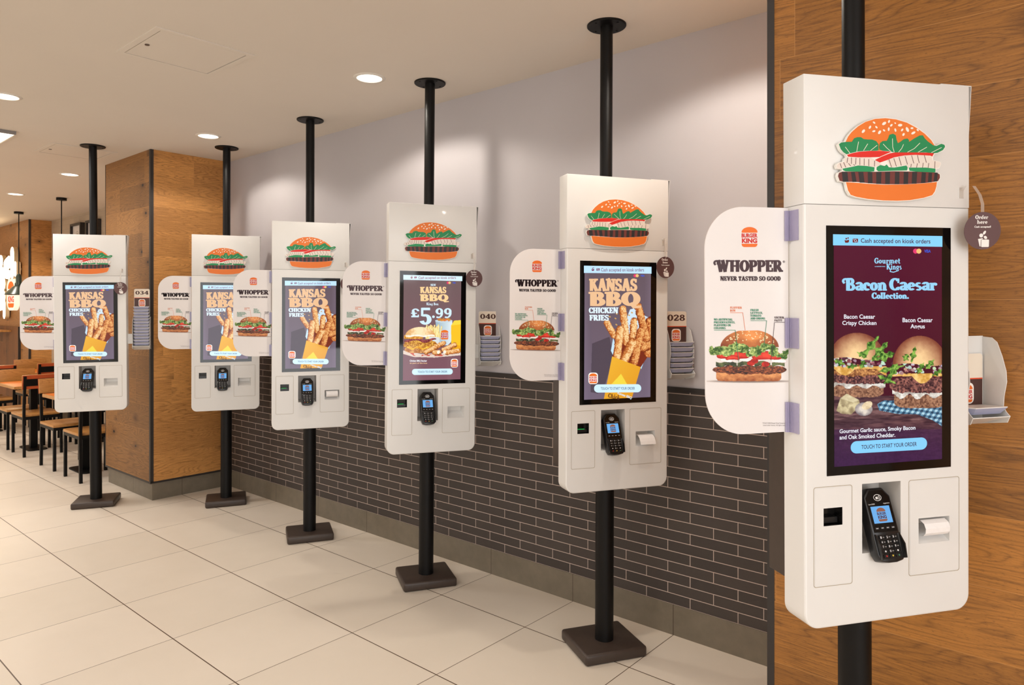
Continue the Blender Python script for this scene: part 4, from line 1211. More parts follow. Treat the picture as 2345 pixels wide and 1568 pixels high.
    for r_, row in enumerate(('123', '456', '789', '*0>', 'X<O')):
        for c_, ch in enumerate(row):
            x = -.0185 + c_ * .0185; z = -.0305 - r_ * .0113
            kd.box(x - .0078, x + .0078, -.0034, 0, z - .0044, z + .0044)
            col = (226, 226, 228)
            if r_ == 4: col = ((190, 40, 36), (220, 190, 60), (60, 120, 90))[c_]
            if ch.isdigit():
                kt.put(sans(ch, x - .0052, x - .0022, z - .0028, z + .0028, .03), col, layer=1)
                kt.put([[(x + .001, z - .001), (x + .006, z - .001), (x + .006, z + .0006), (x + .001, z + .0006)]], (150, 150, 150), layer=1)
            else:
                kt.put([ell(x, z, .0022, n=10)], col, layer=1)
    ky = kd.build('keypad', M['term_dk'], t, bevel=.0006, seg=1)
    kt.mb.build('key_marks', M['print'], t, art=True)
    for sx in (-1, 1):
        sh = MB().add([(sx * .031, -.0005, -.024), (sx * .036, -.0005, -.024), (sx * .036, -.0005, -.084), (sx * .031, -.0005, -.084), (sx * .034, -.003, -.022), (sx * .0375, -.003, -.022), (sx * .0375, -.014, -.050), (sx * .034, -.014, -.050), (sx * .034, -.008, -.084), (sx * .0375, -.008, -.084)],
               [(0, 4, 7, 8, 3), (1, 2, 9, 6, 5), (4, 5, 6, 7), (7, 6, 9, 8), (0, 1, 5, 4), (3, 8, 9, 2), (0, 3, 2, 1)])
        sh.build('privacy_shield', M['term'], t)
    br = MB().box(-.016, .016, .031, .05, -.02, .06)
    br.box(-.010, .010, .046, .066, .02, .045)
    br.build('terminal_bracket', M['bracket'], t)
    # printed copyright on the emblem is unreadable: left as is
    return root
KP = {1: (-6.1586, 2.0114, 1.0419, -0.0081, -0.0008), 2: (-5.3948, 2.7412, 1.0874, 0.0016, 0.0006), 3: (-4.1368, 2.7021, 1.0642, 0.002, 0.005),
      4: (-2.9235, 2.6989, 1.0458, 0.0088, 0.0017), 5: (-1.6889, 2.6843, 1.0424, 0.0036, -0.0015), 6: (-0.4453, 2.0138, 0.9506, -0.0108, -0.0097)}
def kmat(k):
    x, y, yaw, roll, pitch = KP[k]
    Rm = Euler((-pitch, roll, yaw), 'XYZ').to_matrix().to_4x4()
    # the lean pivots about 1.5 m up: find where the floor point ends up
    o = Matrix.Translation((x, y, 1.5)) @ Rm @ Matrix.Translation((0, 0, -1.5))
    return o
KL = {1: 'white order kiosk beside the dining chairs, at the left end of the row',
      2: 'white order kiosk before the wooden pier, its screen half covered by a sign',
      3: 'white order kiosk with fries on screen, just left of the price screen kiosk',
      4: 'white order kiosk whose screen shows a price in large figures',
      5: 'white brightly lit order kiosk with fries screen beside the oak clad right wall',
      6: 'nearest and largest white order kiosk with two burgers on a maroon screen'}
proto = make_kiosk()
kd_ = kansas_art().build('display', M['screen'], None, art=True)
kk_ = king_art().build('display', M['screen'], None, art=True)
kc_ = caesar_art().build('display', M['screen'], None, art=True)
def paper_strip(prof, x0, x1):
    mb = MB()
    for (a, b), (c, d) in zip(prof, prof[1:]):
        mb.poly([(x0, a, b), (x1, a, b), (x1, c, d), (x0, c, d)])
    return mb
curl = [(.036, 1.012), (.020, 1.022), (.004, 1.0235), (-.009, 1.017), (-.0145, 1.005), (-.0135, .993), (-.006, .985), (.004, .983)]
hang = [(.036, 1.010), (.015, 1.014), (-.004, 1.011), (-.018, 1.0), (-.026, .987), (-.031, .974)]
KIOSK = {}
kmats = {k: kmat(k) for k in KP}
for k in range(1, 7):
    r = proto if k == 1 else copy_tree(proto)
    KIOSK[k] = r
    r['label'] = KL[k]; r['group'] = 'order kiosks along the wall'
    r.location = kmats[k].to_translation(); r.rotation_euler = kmats[k].to_euler()
for k, r in KIOSK.items():
    bz = [c for c in r.children if c.name.startswith('screen_bezel')][0]
    src = {4: kk_, 6: kc_}.get(k, kd_)
    d = src if k in (1, 4, 6) else src.copy()
    if d.name not in COL.objects: COL.objects.link(d)
    d.parent = bz
    pp = [c for c in r.children if c.name.startswith('printer_panel')][0]
    sp = [c for c in r.children if c.name.startswith('scanner_panel')][0]
    if k in (3, 6):
        paper_strip(curl, PRN[0] + .0095, PRN[1] - .011).build('receipt_paper', M['paper'], pp, smooth=60)
    if k == 5:
        paper_strip(hang, PRN[0] + .0095, PRN[1] - .011).build('receipt_paper', M['paper'], pp, smooth=60)
    if k in (3, 4, 5):
        MB().box(SCN[0] + .007, SCN[1] - .016, .0125, .0138, SCN[2] + .0168, SCN[2] + .0188).build('scanner_light', M['green_glow'], sp)
    if k in (5, 6):
        MB().box(-.2505, .2505, D + .0005, .158, .877, 1.80).build('rear_housing', M['brown_black'], r, bevel=.002, seg=1)

def at_kiosk(name, k, off, label, cat, group=None):
    """a thing fixed to kiosk k; its parts are drawn in kiosk coordinates"""
    mm = kmats[k] @ Matrix.Translation(off)
    t = thing(name, label, cat, mm.to_translation(), mm.to_euler(), group)
    return t
def hang_parts(t, off):
    for c in t.children:
        c.location = Vector(c.location) - Vector(off)

# ------------------------------------------------------------------ side signs
SO = (-.2605, .06, 1.267)
def make_sign(k):
    t = at_kiosk('side_sign', k, SO, '', 'sign', 'side signs clipped to the kiosks')
    r = .108
    x0, x1, z0, z1 = -.495, -.2575, 1.267, 1.8455
    o = [(x1, z1)] + [(x0 + r + r * math.cos(R(a)), z1 - r + r * math.sin(R(a))) for a in range(90, 181, 6)] + [(x0 + r + r * math.cos(R(a)), z0 + r + r * math.sin(R(a))) for a in range(180, 271, 6)] + [(x1, z0)]
    p = MB().prism(o, .0586, .0616).build('sign_board', M['signboard'], t)
    sign_art().build('printed_face', M['print'], p, art=True)
    for z in (1.7600, 1.4840, 1.2665):
        c = MB().box(-.2690, -.2535, .0530, .0575, z, z + .0775)
        c.box(-.2690, -.2535, .0630, .0655, z, z + .0775)
        c.box(-.2563, -.2535, .0210, .0530, z, z + .0775)
        c.box(-.2640, -.2615, .0505, .0530, z, z + .0775)
        c.box(-.2568, -.2545, .0450, .0530, z, z + .0775)
        c.box(-.2592, -.2568, .0505, .0530, z, z + .0775)
        c.build('clip', M['clip'], t)
    hang_parts(t, SO)
    return t
M['signboard'] = paint('white_sign_board', (230, 224, 222), 0.5, var=0.006)
SL_ = {1: 'white burger picture sign on the leftmost kiosk, before the dining room',
       2: 'white burger picture sign hanging before the wooden pier',
       3: 'white burger picture sign covering half the screen of another kiosk',
       4: 'white burger picture sign on the kiosk whose screen shows a price',
       5: 'warm lit burger picture sign over dark bricks, second largest of the signs',
       6: 'nearest and largest white burger picture sign, beside the black wall trim'}
s0 = make_sign(1)
for k in range(1, 7):
    s_ = s0 if k == 1 else copy_tree(s0)
    mm = kmats[k] @ Matrix.Translation(SO)
    s_.location = mm.to_translation(); s_.rotation_euler = mm.to_euler(); s_['label'] = SL_[k]

# ------------------------------------------------------------------ round hang tags on clear strips
def make_tag(k, x, z, y, yaw, tilt, label):
    mx, mz = .2265, 1.8905
    off = (mx, -.001, mz - .013)
    t = at_kiosk('round_hang_tag', k, off, label, 'hang tag', 'round brown tags hanging off the kiosks')
    MB().box(mx - .006, mx + .006, -.0022, -.0003, mz - .016, mz + .012).build('adhesive_tab', M['strip'], t)
    top = z + .046
    pts = [Vector((mx, -.0025, mz + .004)), Vector((mx, -.012, mz + .016)), Vector((mx + (x - mx) * .3, y * .6 - .006, mz + .012)), Vector((mx + (x - mx) * .7, y * .95, mz - .012)), Vector((x, y, (mz + top) / 2 - .006)), Vector((x, y, top - .004))]
    mb = MB(); w = Vector((.0055, .0, 0))
    for a, b in zip(pts, pts[1:]):
        mb.poly([tuple(a - w), tuple(a + w), tuple(b + w), tuple(b - w)])
    mb.build('clear_strip', M['strip'], t, smooth=80)
    d = MB().prism(ell(0, 0, .0487, .0487, 56), 0, .0012).build('tag_disc', M['tag'], t, loc=(x, y, z), rot=(R(tilt), 0, R(yaw)))
    s = .0487 / 292
    A = Art([s, 0, -418 * s, 0, -s, 898 * s, 0, 0, 1], -.0002)
    w_ = (240, 234, 230)
    A.put(slab('Order', 293, 500, 716, 655, track=-.01) + slab('here', 326, 492, 790, 730, track=-.01), w_)
    A.put(sans('Cash accepted!', 284, 548, 860, 820, .03), w_)
    A.put([ell(398, 972, 31, n=22), ell(448, 928, 34, 19, n=18, rot=-58), ell(466, 1003, 30, 22, n=18, rot=40), P('348,1026 420,1014 430,1024 396,1040 392,1146 376,1138'), rrect(402, 526, 1036, 1152, 14)], w_)
    A.put(sans('© Burger King Company', 370, 522, 1182, 1172, 0), (170, 140, 140))
    A.mb.build('printed_face', M['print'], d, art=True)
    hang_parts(t, off)
    return t
M['tag'] = paint('brown_card', (92, 62, 62), 0.5, var=0.02)
make_tag(1, .219, 1.748, -.03, -3, 0, 'round brown hang tag on the far left kiosk, beside the tall rack')
make_tag(3, .238, 1.757, -.03, -3, 0, 'round brown hang tag mostly hidden behind a side sign')
make_tag(4, .232, 1.761, -.03, 0, 0, 'round brown hang tag on the kiosk that shows a price')
make_tag(5, .221, 1.773, -.03, 5, 0, 'round brown hang tag on the brightly lit kiosk with fries screen')
make_tag(6, .2475, 1.7845, -.045, -12, 3, 'largest round brown hang tag, before the oak wall at the right')

# ------------------------------------------------------------------ number stand racks
RO = (.285, .106, 1.245)
def make_rack(k, label, hi=1.50):
    t = at_kiosk('number_rack', k, RO, label, 'rack', 'racks of number stands on the kiosk sides')
    x0, x1 = .2880, .4160
    MB().box(x0, x1, .108, .1105, 1.247, hi).build('back_plate', M['cream'], t)
    for nm, x in (('side_panel', x0), ('side_panel', x1 - .0022)):
        pr = [(.108, hi - .002), (.078, hi - .004), (.062, hi - .016), (.046, hi - .055), (.034, hi - .095), (.032, hi - .125), (.040, hi - .165), (.042, 1.305), (.034, 1.292), (.022, 1.281), (.030, 1.262), (.108, 1.247)]
        mb = MB()
        n = len(pr)
        v = [(x, y, z) for y, z in pr] + [(x + .0022, y, z) for y, z in pr]
        mb.add(v, [list(range(n)), list(reversed(range(n, 2 * n)))] + [[i, n + i, n + (i + 1) % n, (i + 1) % n] for i in range(n)])
        mb.build(nm, M['cream'], t)
    tr = MB().add([(x0, .022, 1.279), (x1, .022, 1.279), (x1 - .012, .108, 1.247), (x0 + .002, .108, 1.247), (x0, .022, 1.2815), (x1, .022, 1.2815), (x1 - .012, .108, 1.2495), (x0 + .002, .108, 1.2495)],
                  [(0, 1, 2, 3), (7, 6, 5, 4), (0, 4, 5, 1), (1, 5, 6, 2), (2, 6, 7, 3), (3, 7, 4, 0)])
    tr.build('tray', M['cream'], t)
    MB().box(W2 + .0003, x0, .062, .082, 1.30, 1.38).build('fixing_bracket', M['cream'], t)
    hang_parts(t, RO)
    return t
def card_art(w, z0, z1, num, y):
    """cream card with a number, orange rule, brown band and emblem"""
    A = Art([1, 0, 0, 0, 1, 0, 0, 0, 1], y)
    h = z1 - z0
    zl = z1 - .073
    o = rrect(-w / 2, w / 2, z0, z1, .010, 5)
    A.put([o], (240, 226, 208))
    A.put([[(-w / 2 + .0005, z0), (w / 2 - .0005, z0), (w / 2 - .0005, zl), (-w / 2 + .0005, zl)]], (76, 46, 40))
    A.put([[(-w / 2, zl), (w / 2, zl), (w / 2, zl + .0035), (-w / 2, zl + .0035)]], (232, 84, 44))
    if num:
        A.put(slab(num, -w * .43, w * .43 if len(num) > 1 else -w * .1, z1 - .0445, z1 - .0150, track=-.01), (80, 48, 40))
    for polys, c in bk_logo(0, zl - .040, .052, True):
        A.put(polys, c)
    return A.mb
def make_stand(k, i, num, label, xs=0.0, top=False, group=None):
    """one folded number stand: upright card and a shallow foot, nested in the rack"""
    z = 1.2845 + .0246 * i
    y = .1045 - .0026 * min(i, 7)
    off = (.3535 + xs, y, z)
    t = at_kiosk('number_stand', k, off, label, 'number stand', group)
    w = .114
    MB().prism(rrect(-w / 2, w / 2, .0, .166 if i == 0 or top else .10, .010, 5), -.0012, .0).build('number_card', M['white_pl'], t)
    if top:
        card_art(w - .002, .018, .165, num, -.0013).build('printed_face', M['card'], [c for c in t.children if c.name.startswith('number_card')][0], art=True)
    yf = -.076 + .0026 * min(i, 7)
    ft = MB().add([(-.060, -.0015, .016), (.055, -.0015, .016), (.0605, yf, .0200), (-.048, yf, .0200), (-.059, yf + .018, .0200), (-.060, -.0015, .0185), (.055, -.0015, .0185), (.0605, yf, .0225), (-.048, yf, .0225), (-.059, yf + .018, .0225)],
                  [(0, 1, 2, 3, 4), (9, 8, 7, 6, 5), (0, 5, 6, 1), (1, 6, 7, 2), (2, 7, 8, 3), (3, 8, 9, 4), (4, 9, 5, 0)])
    ft.build('foot', M['white_pl'], t)
    lp = MB().add([(.0605, yf, .0200), (-.048, yf, .0200), (-.059, yf + .018, .0200), (.050, yf + .014, .0015), (-.042, yf + .014, .0015), (-.052, yf + .026, .0015)],
                  [(0, 1, 4, 3), (1, 2, 5, 4), (0, 3, 5, 2)])
    lp.build('lip', M['lavender'], t)
    return t
RL = {1: 'white number rack on the leftmost kiosk, filled highest with stands', 2: 'white number rack glimpsed behind a sign between second and third kiosk from left',
      4: 'white number rack on the kiosk that shows a price, card 040 on top', 5: 'white number rack on the brightly lit kiosk, card 028 on top', 6: 'white number rack at the right edge, almost empty'}
NS = {1: (13, '034'), 2: (6, ''), 4: (6, '040'), 5: (6, '028'), 6: (1, 'A')}
for k, (n_, num) in NS.items():
    make_rack(k, RL[k], 1.50 if k != 1 else 1.52)
    where = {1: 'the leftmost kiosk', 2: 'the kiosk before the pier', 4: 'the price screen kiosk', 5: 'the brightly lit kiosk', 6: 'the nearest kiosk'}[k]
    for i in range(n_):
        tp = i == n_ - 1
        if tp and num:
            lb = 'top number stand with a printed card on %s' % where if k == 6 else 'number stand with card %s on top of the stack at %s' % (num, where)
            if k == 6: lb = 'single number stand with a dark letter at the right edge of the nearest kiosk'
        elif tp:
            lb = 'topmost number stand of the stack at %s' % where
        else:
            lb = 'number stand, %s from the bottom of the stack on %s' % (('first', 'second', 'third', 'fourth', 'fifth', 'sixth', 'seventh', 'eighth', 'ninth', 'tenth', 'eleventh', 'twelfth')[i], where)
        make_stand(k, i, num, lb, random.uniform(-.0012, .0012), tp, 'number stands nested in the racks')
# loose slips leaning in two racks
def slip(k, x0, x1, z0, z1, y, label, printed):
    off = ((x0 + x1) / 2, y, z0)
    t = at_kiosk('paper_slip', k, off, label, 'paper slip')
    w = (x1 - x0) / 2
    p = MB().box(-w, w, -.0008, 0, 0, z1 - z0).build('paper', M['paper'], t)
    if printed:
        A = Art([1, 0, 0, 0, 1, 0, 0, 0, 1], -.0009)
        for i in range(7):
            z = (z1 - z0) * (.92 - i * .12)
            A.put([[(-w * .8, z), (w * (.8 - .2 * (i % 3)), z), (w * (.8 - .2 * (i % 3)), z - .0028), (-w * .8, z - .0028)]], (240, 176, 110), layer=1)
        A.mb.build('print_lines', M['print'], p, art=True)
slip(5, .300, .386, 1.4325, 1.462, .0925, 'white slip with orange print leaning in the rack of the brightly lit kiosk', True)
slip(4, .334, .408, 1.4325, 1.462, .0925, 'small blank white card leaning in the rack of the kiosk with the price', False)

# ------------------------------------------------------------------ ceiling
def hatch(cx, cy, w, label, lx, ly):
    t = thing('ceiling_hatch', label, 'hatch', (cx, cy, H - .004))
    fr = MB()
    o, i_ = w / 2, w / 2 - .030
    for b in ((-o, o, -o, -i_), (-o, o, i_, o), (-o, -i_, -i_, i_), (i_, o, -i_, i_)):
        fr.box(b[0], b[1], b[2], b[3], -.001, .004)
    fr.build('hatch_frame', M['ceiling'], t)
    MB().box(-i_ + .0045, i_ - .0045, -i_ + .0045, i_ - .0045, .0005, .004).build('hatch_door', M['ceiling'], t)
    MB().box(-i_ - .0005, i_ + .0005, -i_ - .0005, i_ + .0005, .0034, .0041).build('gap', M['hatch_gap'], t)
    MB().lathe([(.011, -.003), (.011, .0005)], lx - cx, ly - cy, 20).build('lock', M['screw'], t, smooth=40)
hatch(-3.64, 1.632, .494, 'square ceiling access hatch with a lock, the nearer one', -3.655, 1.448)
hatch(-6.62, 2.05, .48, 'square ceiling access hatch above the far left kiosk', -6.644, 1.871)

def make_downlight():
    t = thing('ceiling_downlight', '', 'downlight')
    MB().lathe([(.070, -.001), (.072, -.006), (.088, -.004), (.091, 0)], 0, 0, 40).build('lamp_ring', M['ring'], t, smooth=50)
    MB().lathe([(.0, -.003), (.071, -.003)], 0, 0, 36).build('lamp_diffuser', M['light_disc'], t)
    return t
DL = [(-3.23, 2.491, 'round ceiling downlight beside the pole of the price screen kiosk'), (-5.241, 2.521, 'round ceiling downlight near the wooden pier, beside the second pole from left'),
      (-5.218, 1.227, 'round ceiling downlight cut by the left edge of the photo, before the square light'), (-7.76, 2.352, 'round ceiling downlight behind the far left kiosk pole'),
      (-9.552, 2.346, 'round ceiling downlight above the dining tables, the farthest')]
d0 = make_downlight()
for i, (x, y, lb) in enumerate(DL):
    d = d0 if i == 0 else copy_tree(d0)
    d.location = (x, y, H); d['label'] = lb; d['group'] = 'round downlights in the ceiling'
HID = [(-1.2, 2.45), (.8, 1.2), (-7.2, 1.227), (-9.3, 1.0), (-11.4, 2.35), (-11.4, .8)]
for i, (x, y) in enumerate(HID):
    d = copy_tree(d0)
    d.location = (x, y, H); d['label'] = 'round ceiling downlight outside the photo frame'; d['group'] = 'downlights out of frame'
t = thing('square_ceiling_light', 'square glowing ceiling light frame at the left edge', 'ceiling light', (-6.50, 1.22, H))
fr = MB()
for b in ((-.3, .3, -.3, -.24), (-.3, .3, .24, .3), (-.3, -.24, -.24, .24), (.24, .3, -.24, .24)):
    fr.box(b[0] + .004, b[1] - .004, b[2] + .004, b[3] - .004, -.022, -.004)
fr.build('glowing_frame', M['light_disc'], t)
fr = MB()
for b in ((-.305, .305, -.305, -.296), (-.305, .305, .296, .305), (-.305, -.296, -.296, .296), (.296, .305, -.296, .296)):
    fr.box(b[0], b[1], b[2], b[3], -.026, 0)
fr.build('metal_edge', M['bracket'], t)

# ------------------------------------------------------------------ dining room
def make_chair():
    """faces +x; backrest at -x"""
    t = thing('dining_chair', '', 'chair')
    MB().box(-.195, .215, -.19, .19, .425, .452).build('seat', M['wood_seat'], t, bevel=.006, seg=2)
    fr = MB()
    for b in ((-.21, .21, -.186, -.162), (-.21, .21, .162, .186), (-.21, -.186, -.162, .162), (.186, .21, -.162, .162)):
        fr.box(b[0], b[1], b[2], b[3], .396, .4245)
    fr.build('seat_frame', M['black'], t)
    for sx, sy in ((1, -1), (1, 1)):
        MB().box(sx * .198 - .0125, sx * .198 + .0125, sy * .174 - .0125, sy * .174 + .0125, 0, .396).build('leg', M['black'], t)
    for sy in (-1, 1):
        y0, y1 = sy * .174 - .0125, sy * .174 + .0125
        m = MB()
        v = []
        for z, x in ((0, -.215), (.40, -.200), (.62, -.212), (.865, -.246)):
            v += [(x - .0125, y0, z), (x + .0125, y0, z), (x + .0125, y1, z), (x - .0125, y1, z)]
        f = [(3, 2, 1, 0), (12, 13, 14, 15)]
        for q in range(3):
            for e in range(4):
                f.append((q * 4 + e, q * 4 + (e + 1) % 4, q * 4 + 4 + (e + 1) % 4, q * 4 + 4 + e))
        m.add(v, f); m.build('rear_leg', M['black'], t)
    MB().box(-.016, .016, -.193, .193, -.073, .073).build('backrest', M['wood_back'], t, bevel=.004, seg=2, loc=(-.2115, 0, .803), rot=(0, R(-8), 0))
    MB().box(-.0200, -.0165, -.195, .195, -.075, .075).build('back_panel', M['rust'], t, loc=(-.2115, 0, .803), rot=(0, R(-8), 0))
    MB().box(-.0235, -.0205, -.163, .163, -.042, .034).build('back_plate', M['black'], t, loc=(-.2115, 0, .803), rot=(0, R(-8), 0))
    return t
def make_table():
    t = thing('dining_table', '', 'table')
    MB().box(-.35, .35, -.27, .27, .715, .745).build('tabletop', M['wood_seat'], t, bevel=.003, seg=1)
    MB().box(-.332, .332, -.252, .252, .7452, .7464).build('orange_inlay', M['orange'], t)
    MB().box(-.035, .035, -.035, .035, .012, .712).build('pedestal', M['black'], t, bevel=.003, seg=1)
    MB().prism_z(rrect(-.2, .2, -.095, .095, .05), 0, .012).build('base_plate', M['black'], t)
    MB().box(-.2, .2, -.12, .12, .7, .7145).build('top_plate', M['black'], t)
    return t
ch0 = make_chair(); tb0 = make_table()
fc = ft_ = True
TX = [(-7.69, 'nearest the wooden pier'), (-9.345, 'in the middle'), (-11.14, 'farthest from the kiosks')]
for r_, (cy, rn) in enumerate(((2.42, 'front'), (3.04, 'wall side'))):
    for i, (tx, tn) in enumerate(TX):
        t = tb0 if fc else copy_tree(tb0)
        t.location = (tx, cy + .045 if r_ == 0 else cy + .075, 0)
        t['label'] = 'orange topped pedestal table, %s row, %s' % (rn, tn); t['group'] = 'orange topped pedestal tables'
        for sx in (1, -1):
            c = ch0 if fc else copy_tree(ch0)
            fc = False
            off = {(0, 1): .355, (0, -1): .355, (1, 1): .30, (1, -1): .295, (2, 1): .30, (2, -1): .30}[(i, sx)]
            c.location = (tx + sx * off, cy, 0); c.rotation_euler = (0, 0, PI if sx > 0 else 0)
            if sx > 0:
                c['label'] = 'chair with rust orange back turned to us, %s table, %s' % (rn, tn)
            else:
                c['label'] = 'chair with plain wooden backrest facing us, %s table, %s' % (rn, tn)
            c['group'] = 'wooden dining chairs with black legs'

def make_pendant():
    t = thing('pendant_lamp', '', 'pendant lamp')
    MB().lathe([(.055, 0), (.055, -.03)], 0, 0, 28).build('canopy', M['black'], t, smooth=40)
    MB().lathe([(.006, -.03), (.006, -.84)], 0, 0, 10).build('cord', M['black'], t, smooth=40)
    MB().lathe([(.012, -.84), (.034, -.875), (.034, -.955), (.046, -.975), (.046, -1.0)], 0, 0, 28).build('socket', M['green_enamel'], t, smooth=40)
    MB().lathe([(.05, -1.0), (.075, -1.02), (.165, -1.118), (.165, -1.126), (.155, -1.122), (.07, -1.03), (.0, -1.02)], 0, 0, 40).build('lamp_shade', M['green_enamel'], t, smooth=40)
    MB().lathe([(.0, -1.05), (.03, -1.06), (.034, -1.09), (.0, -1.118)], 0, 0, 20).build('bulb', M['light_disc'], t, smooth=60)
    return t
p0 = make_pendant()
for i, (x, y, lb) in enumerate(((-11.275, 2.805, 'dark green pendant lamp hanging before the glowing white letters'), (-9.477, 2.785, 'pendant lamp with a thin cord hanging behind the far left kiosk'))):
    p_ = p0 if i == 0 else copy_tree(p0)
    p_.location = (x, y, H); p_['label'] = lb; p_['group'] = 'pendant lamps over the tables'

# picture frames on the pale wall
def frame(x0, x1, zt, label):
    t = thing('picture_frame', label, 'picture', ((x0 + x1) / 2, FY, zt - .55))
    w = (x1 - x0) / 2
    m = MB()
    for b in ((-w, w, 0, .03), (-w, w, .52, .55), (-w, -w + .03, .03, .52), (w - .03, w, .03, .52)):
        m.box(b[0], b[1], -.06, 0, b[2], b[3])
    m.build('frame', M['trim'], t)
    a = Art([1, 0, 0, 0, 1, 0, 0, 0, 1], -.0305)
    p_ = MB().box(-w + .03, w - .03, -.03, 0, .03, .52).build('picture', M['signboard'], t)
    a.put([ell(0, .36, .05, .06, 20), ell(.02, .24, .08, .05, 20)], (188, 176, 158), layer=1)
    a.put(arc(0, .30, .09, .14, 0, 360, .006, .006, 26) + arc(.01, .30, .05, .09, 20, 300, .005, .005, 20), (150, 138, 122), layer=2)
    a.mb.build('drawing', M['print'], p_, art=True)
frame(-11.09, -10.68, 2.77, 'black framed drawing high on the pale wall, left of the kiosk pole')
frame(-10.49, -10.08, 2.77, 'black framed picture high on the pale wall, right of the kiosk pole')

# glowing letters on the far oak wall
t = thing('glowing_letter_sign', 'overexposed glowing white letters on the far oak wall at the left edge', 'wall sign', (-13.1, FRY, 1.5))
LT = [((-13.75, 2.33, -13.22, 2.33), .10), ((-13.75, 2.14, -13.15, 2.14), .10), ((-12.98, 2.25, -12.80, 2.30), .10), ((-13.0, 2.13, -12.78, 2.11), .07), ((-12.62, 2.14, -12.62, 2.43), .095), ((-12.46, 2.13, -12.46, 2.24), .06),
      ((-13.8, 1.98, -13.09, 1.98), .10), ((-13.8, 1.78, -13.09, 1.78), .10), ((-13.35, 1.63, -13.1, 1.65), .075), ((-13.05, 1.50, -13.05, 1.66), .065)]
for (a, b, c, d), r_ in LT:
    o = capsule(a + 13.1, b - 1.5, c + 13.1, d - 1.5, r_, 10)
    MB().prism(o, -.075, -.02, 0, None, 1).build('letter', [M['neon'], M['neon_side']], t)
    MB().box((a + c) / 2 + 13.1 - .02, (a + c) / 2 + 13.1 + .02, -.02, 0, (b + d) / 2 - 1.52, (b + d) / 2 - 1.48).build('letter_standoff', M['neon_side'], t)
t = thing('round_burger_sign', 'lit round orange and red sign on the far wall behind the green lamp', 'wall sign', (-12.74, FRY, 1.57))
bd = MB().prism([(x, z - 1.57) for x, z in rrect(-.225, .225, 1.565, 2.055, .16, 8)], -.06, -.0, 0).build('sign_body', M['lit_white'], t)
for (polys, c), mt in zip(bk_logo(0, .238, .40), ('lit_orange', 'lit_orange', 'lit_red')[0:1] + ('lit_red',)):
    m = MB()
    m.flat(polys, -.0615, None)
    m.build('burger_shape' if mt == 'lit_orange' else 'lettering', M[mt], bd)

# dark wood cabinet and ledge below the sign
t = thing('wood_cabinet', 'dark wood cabinet with a ledge at the left edge, behind the chairs', 'cabinet', (-13.5, FRY, 0))
MB().box(-1.3, 1.0, -.03, -.001, 0, 1.32).build('cabinet_body', M['wood_cab'], t)
MB().box(-1.3, .62, -.20, -.03, 1.235, 1.262).build('ledge', M['wood_seat'], t)
MB().box(1.0, 1.02, -.032, -.001, 0, 1.32).build('edge_strip', M['trim'], t)
t = thing('straw_dispenser', 'clear plastic dispenser tube standing off the dark cabinet at the left edge', 'dispenser', (-13.25, FRY - .262, .95))
MB().lathe([(.055, -.02), (.055, .36)], 0, 0, 24).build('tube', M['acrylic'], t, smooth=40)
MB().box(-.02, .02, .050, .0625, .29, .31).build('tube_bracket', M['bracket'], t)

# ------------------------------------------------------------------ light
def spot(x, y, z, e, col, size=146, blend=0.28, r=0.05):
    l = bpy.data.lights.new('downlight_lamp', 'SPOT')
    l.energy = e; l.color = col; l.spot_size = R(size); l.spot_blend = blend; l.shadow_soft_size = r
    o = bpy.data.objects.new('downlight_lamp', l); COL.objects.link(o); o.location = (x, y, z)
    return o
def area(x, y, z, sx, sy, e, col, rot=(0, 0, 0)):
    l = bpy.data.lights.new('fill_and_panel_lamp', 'AREA')
    l.shape = 'RECTANGLE'; l.size = sx; l.size_y = sy; l.energy = e; l.color = col
    o = bpy.data.objects.new('fill_and_panel_lamp', l); COL.objects.link(o); o.location = (x, y, z); o.rotation_euler = rot
    return o
WARM = (1.0, .915, .80)
NEU = (1.0, .985, .98)
COOL_FILL = (.91, .955, 1.0)
for x, y, e in [(-3.23, 2.491, 32), (-5.241, 2.521, 25), (-5.218, 1.227, 6), (-7.76, 2.352, 18), (-9.552, 2.346, 34)]:
    spot(x, y, H - .02, e, WARM)
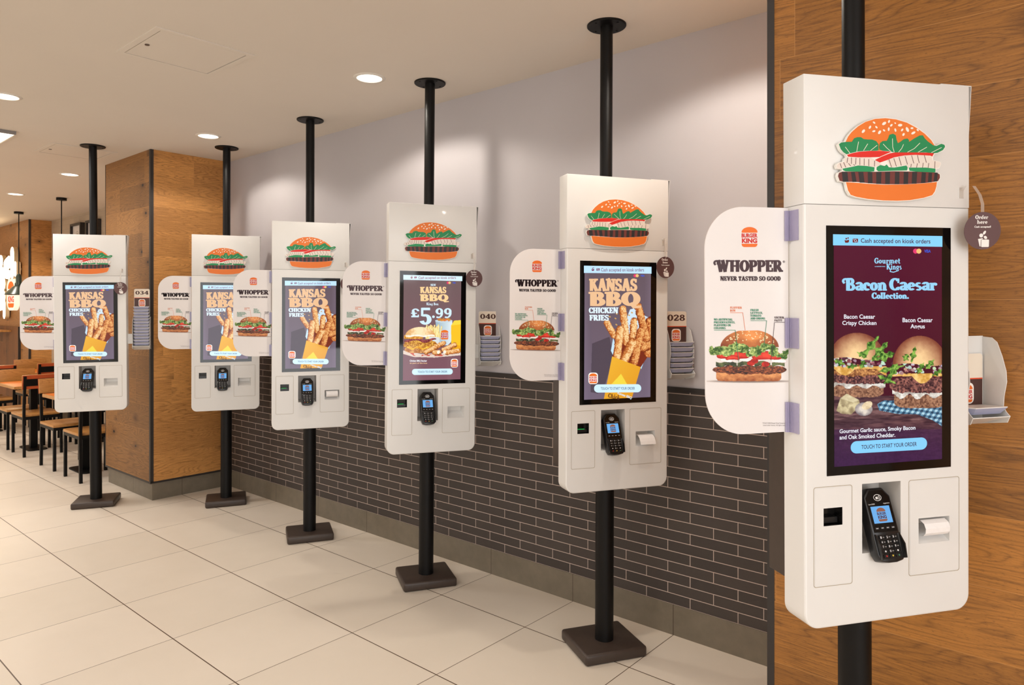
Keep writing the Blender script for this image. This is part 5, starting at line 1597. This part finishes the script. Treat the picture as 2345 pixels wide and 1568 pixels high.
for x, y, e in [(-1.2, 2.45, 34), (.8, 1.2, 5), (-7.2, 1.227, 14), (-9.3, 1.0, 36), (-11.4, 2.35, 46), (-11.4, .8, 36)]:
    spot(x, y, H - .02, e, WARM)
area(1.5, .3, H - .03, 2.4, 2.4, 5, NEU)  # unseen ceiling fills added here; only the small square one is a fitting
area(-1.5, -.3, H - .03, 2.0, 1.6, 34, NEU)
area(-2.5, -1.6, H - .03, 8.0, 2.0, 16, NEU)
area(-10.0, -1.0, H - .03, 5.0, 2.5, 90, NEU)
area(-6.5, 1.22, H - .04, .6, .6, 20, NEU)
# added cool fill lamps by the unseen front and end walls, no windows
area(-4.0, YS + .06, 1.45, 11.0, 2.3, 50, COOL_FILL, (R(90), 0, 0))
area(XE - .06, -1.5, 1.55, 2.4, 5.0, 122, COOL_FILL, (0, R(90), 0))
w = bpy.data.worlds.new('World'); S.world = w
w.use_nodes = True
w.node_tree.nodes['Background'].inputs[0].default_value = (.9, .8, .7, 1)
w.node_tree.nodes['Background'].inputs[1].default_value = 0.25

# ------------------------------------------------------------------ camera
cam = bpy.data.cameras.new('Camera')
cam.sensor_width = 36.0; cam.sensor_fit = 'HORIZONTAL'
cam.lens = 1601.5 / 2345 * 36
cam.shift_y = -(784 - 708.15) / 2345
cam.clip_start = .05
co = bpy.data.objects.new('Camera', cam); COL.objects.link(co)
co.location = (0, 0, 1.5815); co.rotation_euler = (PI / 2, 0, 0.7127)
S.camera = co
S.view_settings.view_transform = 'Standard'
S.view_settings.look = 'None'
S.view_settings.exposure = 0.14
S.view_settings.gamma = 1.0
S.view_settings.use_curve_mapping = False
S.cycles.use_denoising = True
S.cycles.max_bounces = 6
S.cycles.diffuse_bounces = 4
S.cycles.glossy_bounces = 3
S.cycles.transmission_bounces = 3
S.cycles.use_adaptive_sampling = True
S.cycles.adaptive_threshold = 0.04
S.cycles.adaptive_min_samples = 16
S.cycles.sample_clamp_indirect = 6.0
S.cycles.caustics_reflective = False
S.cycles.caustics_refractive = False
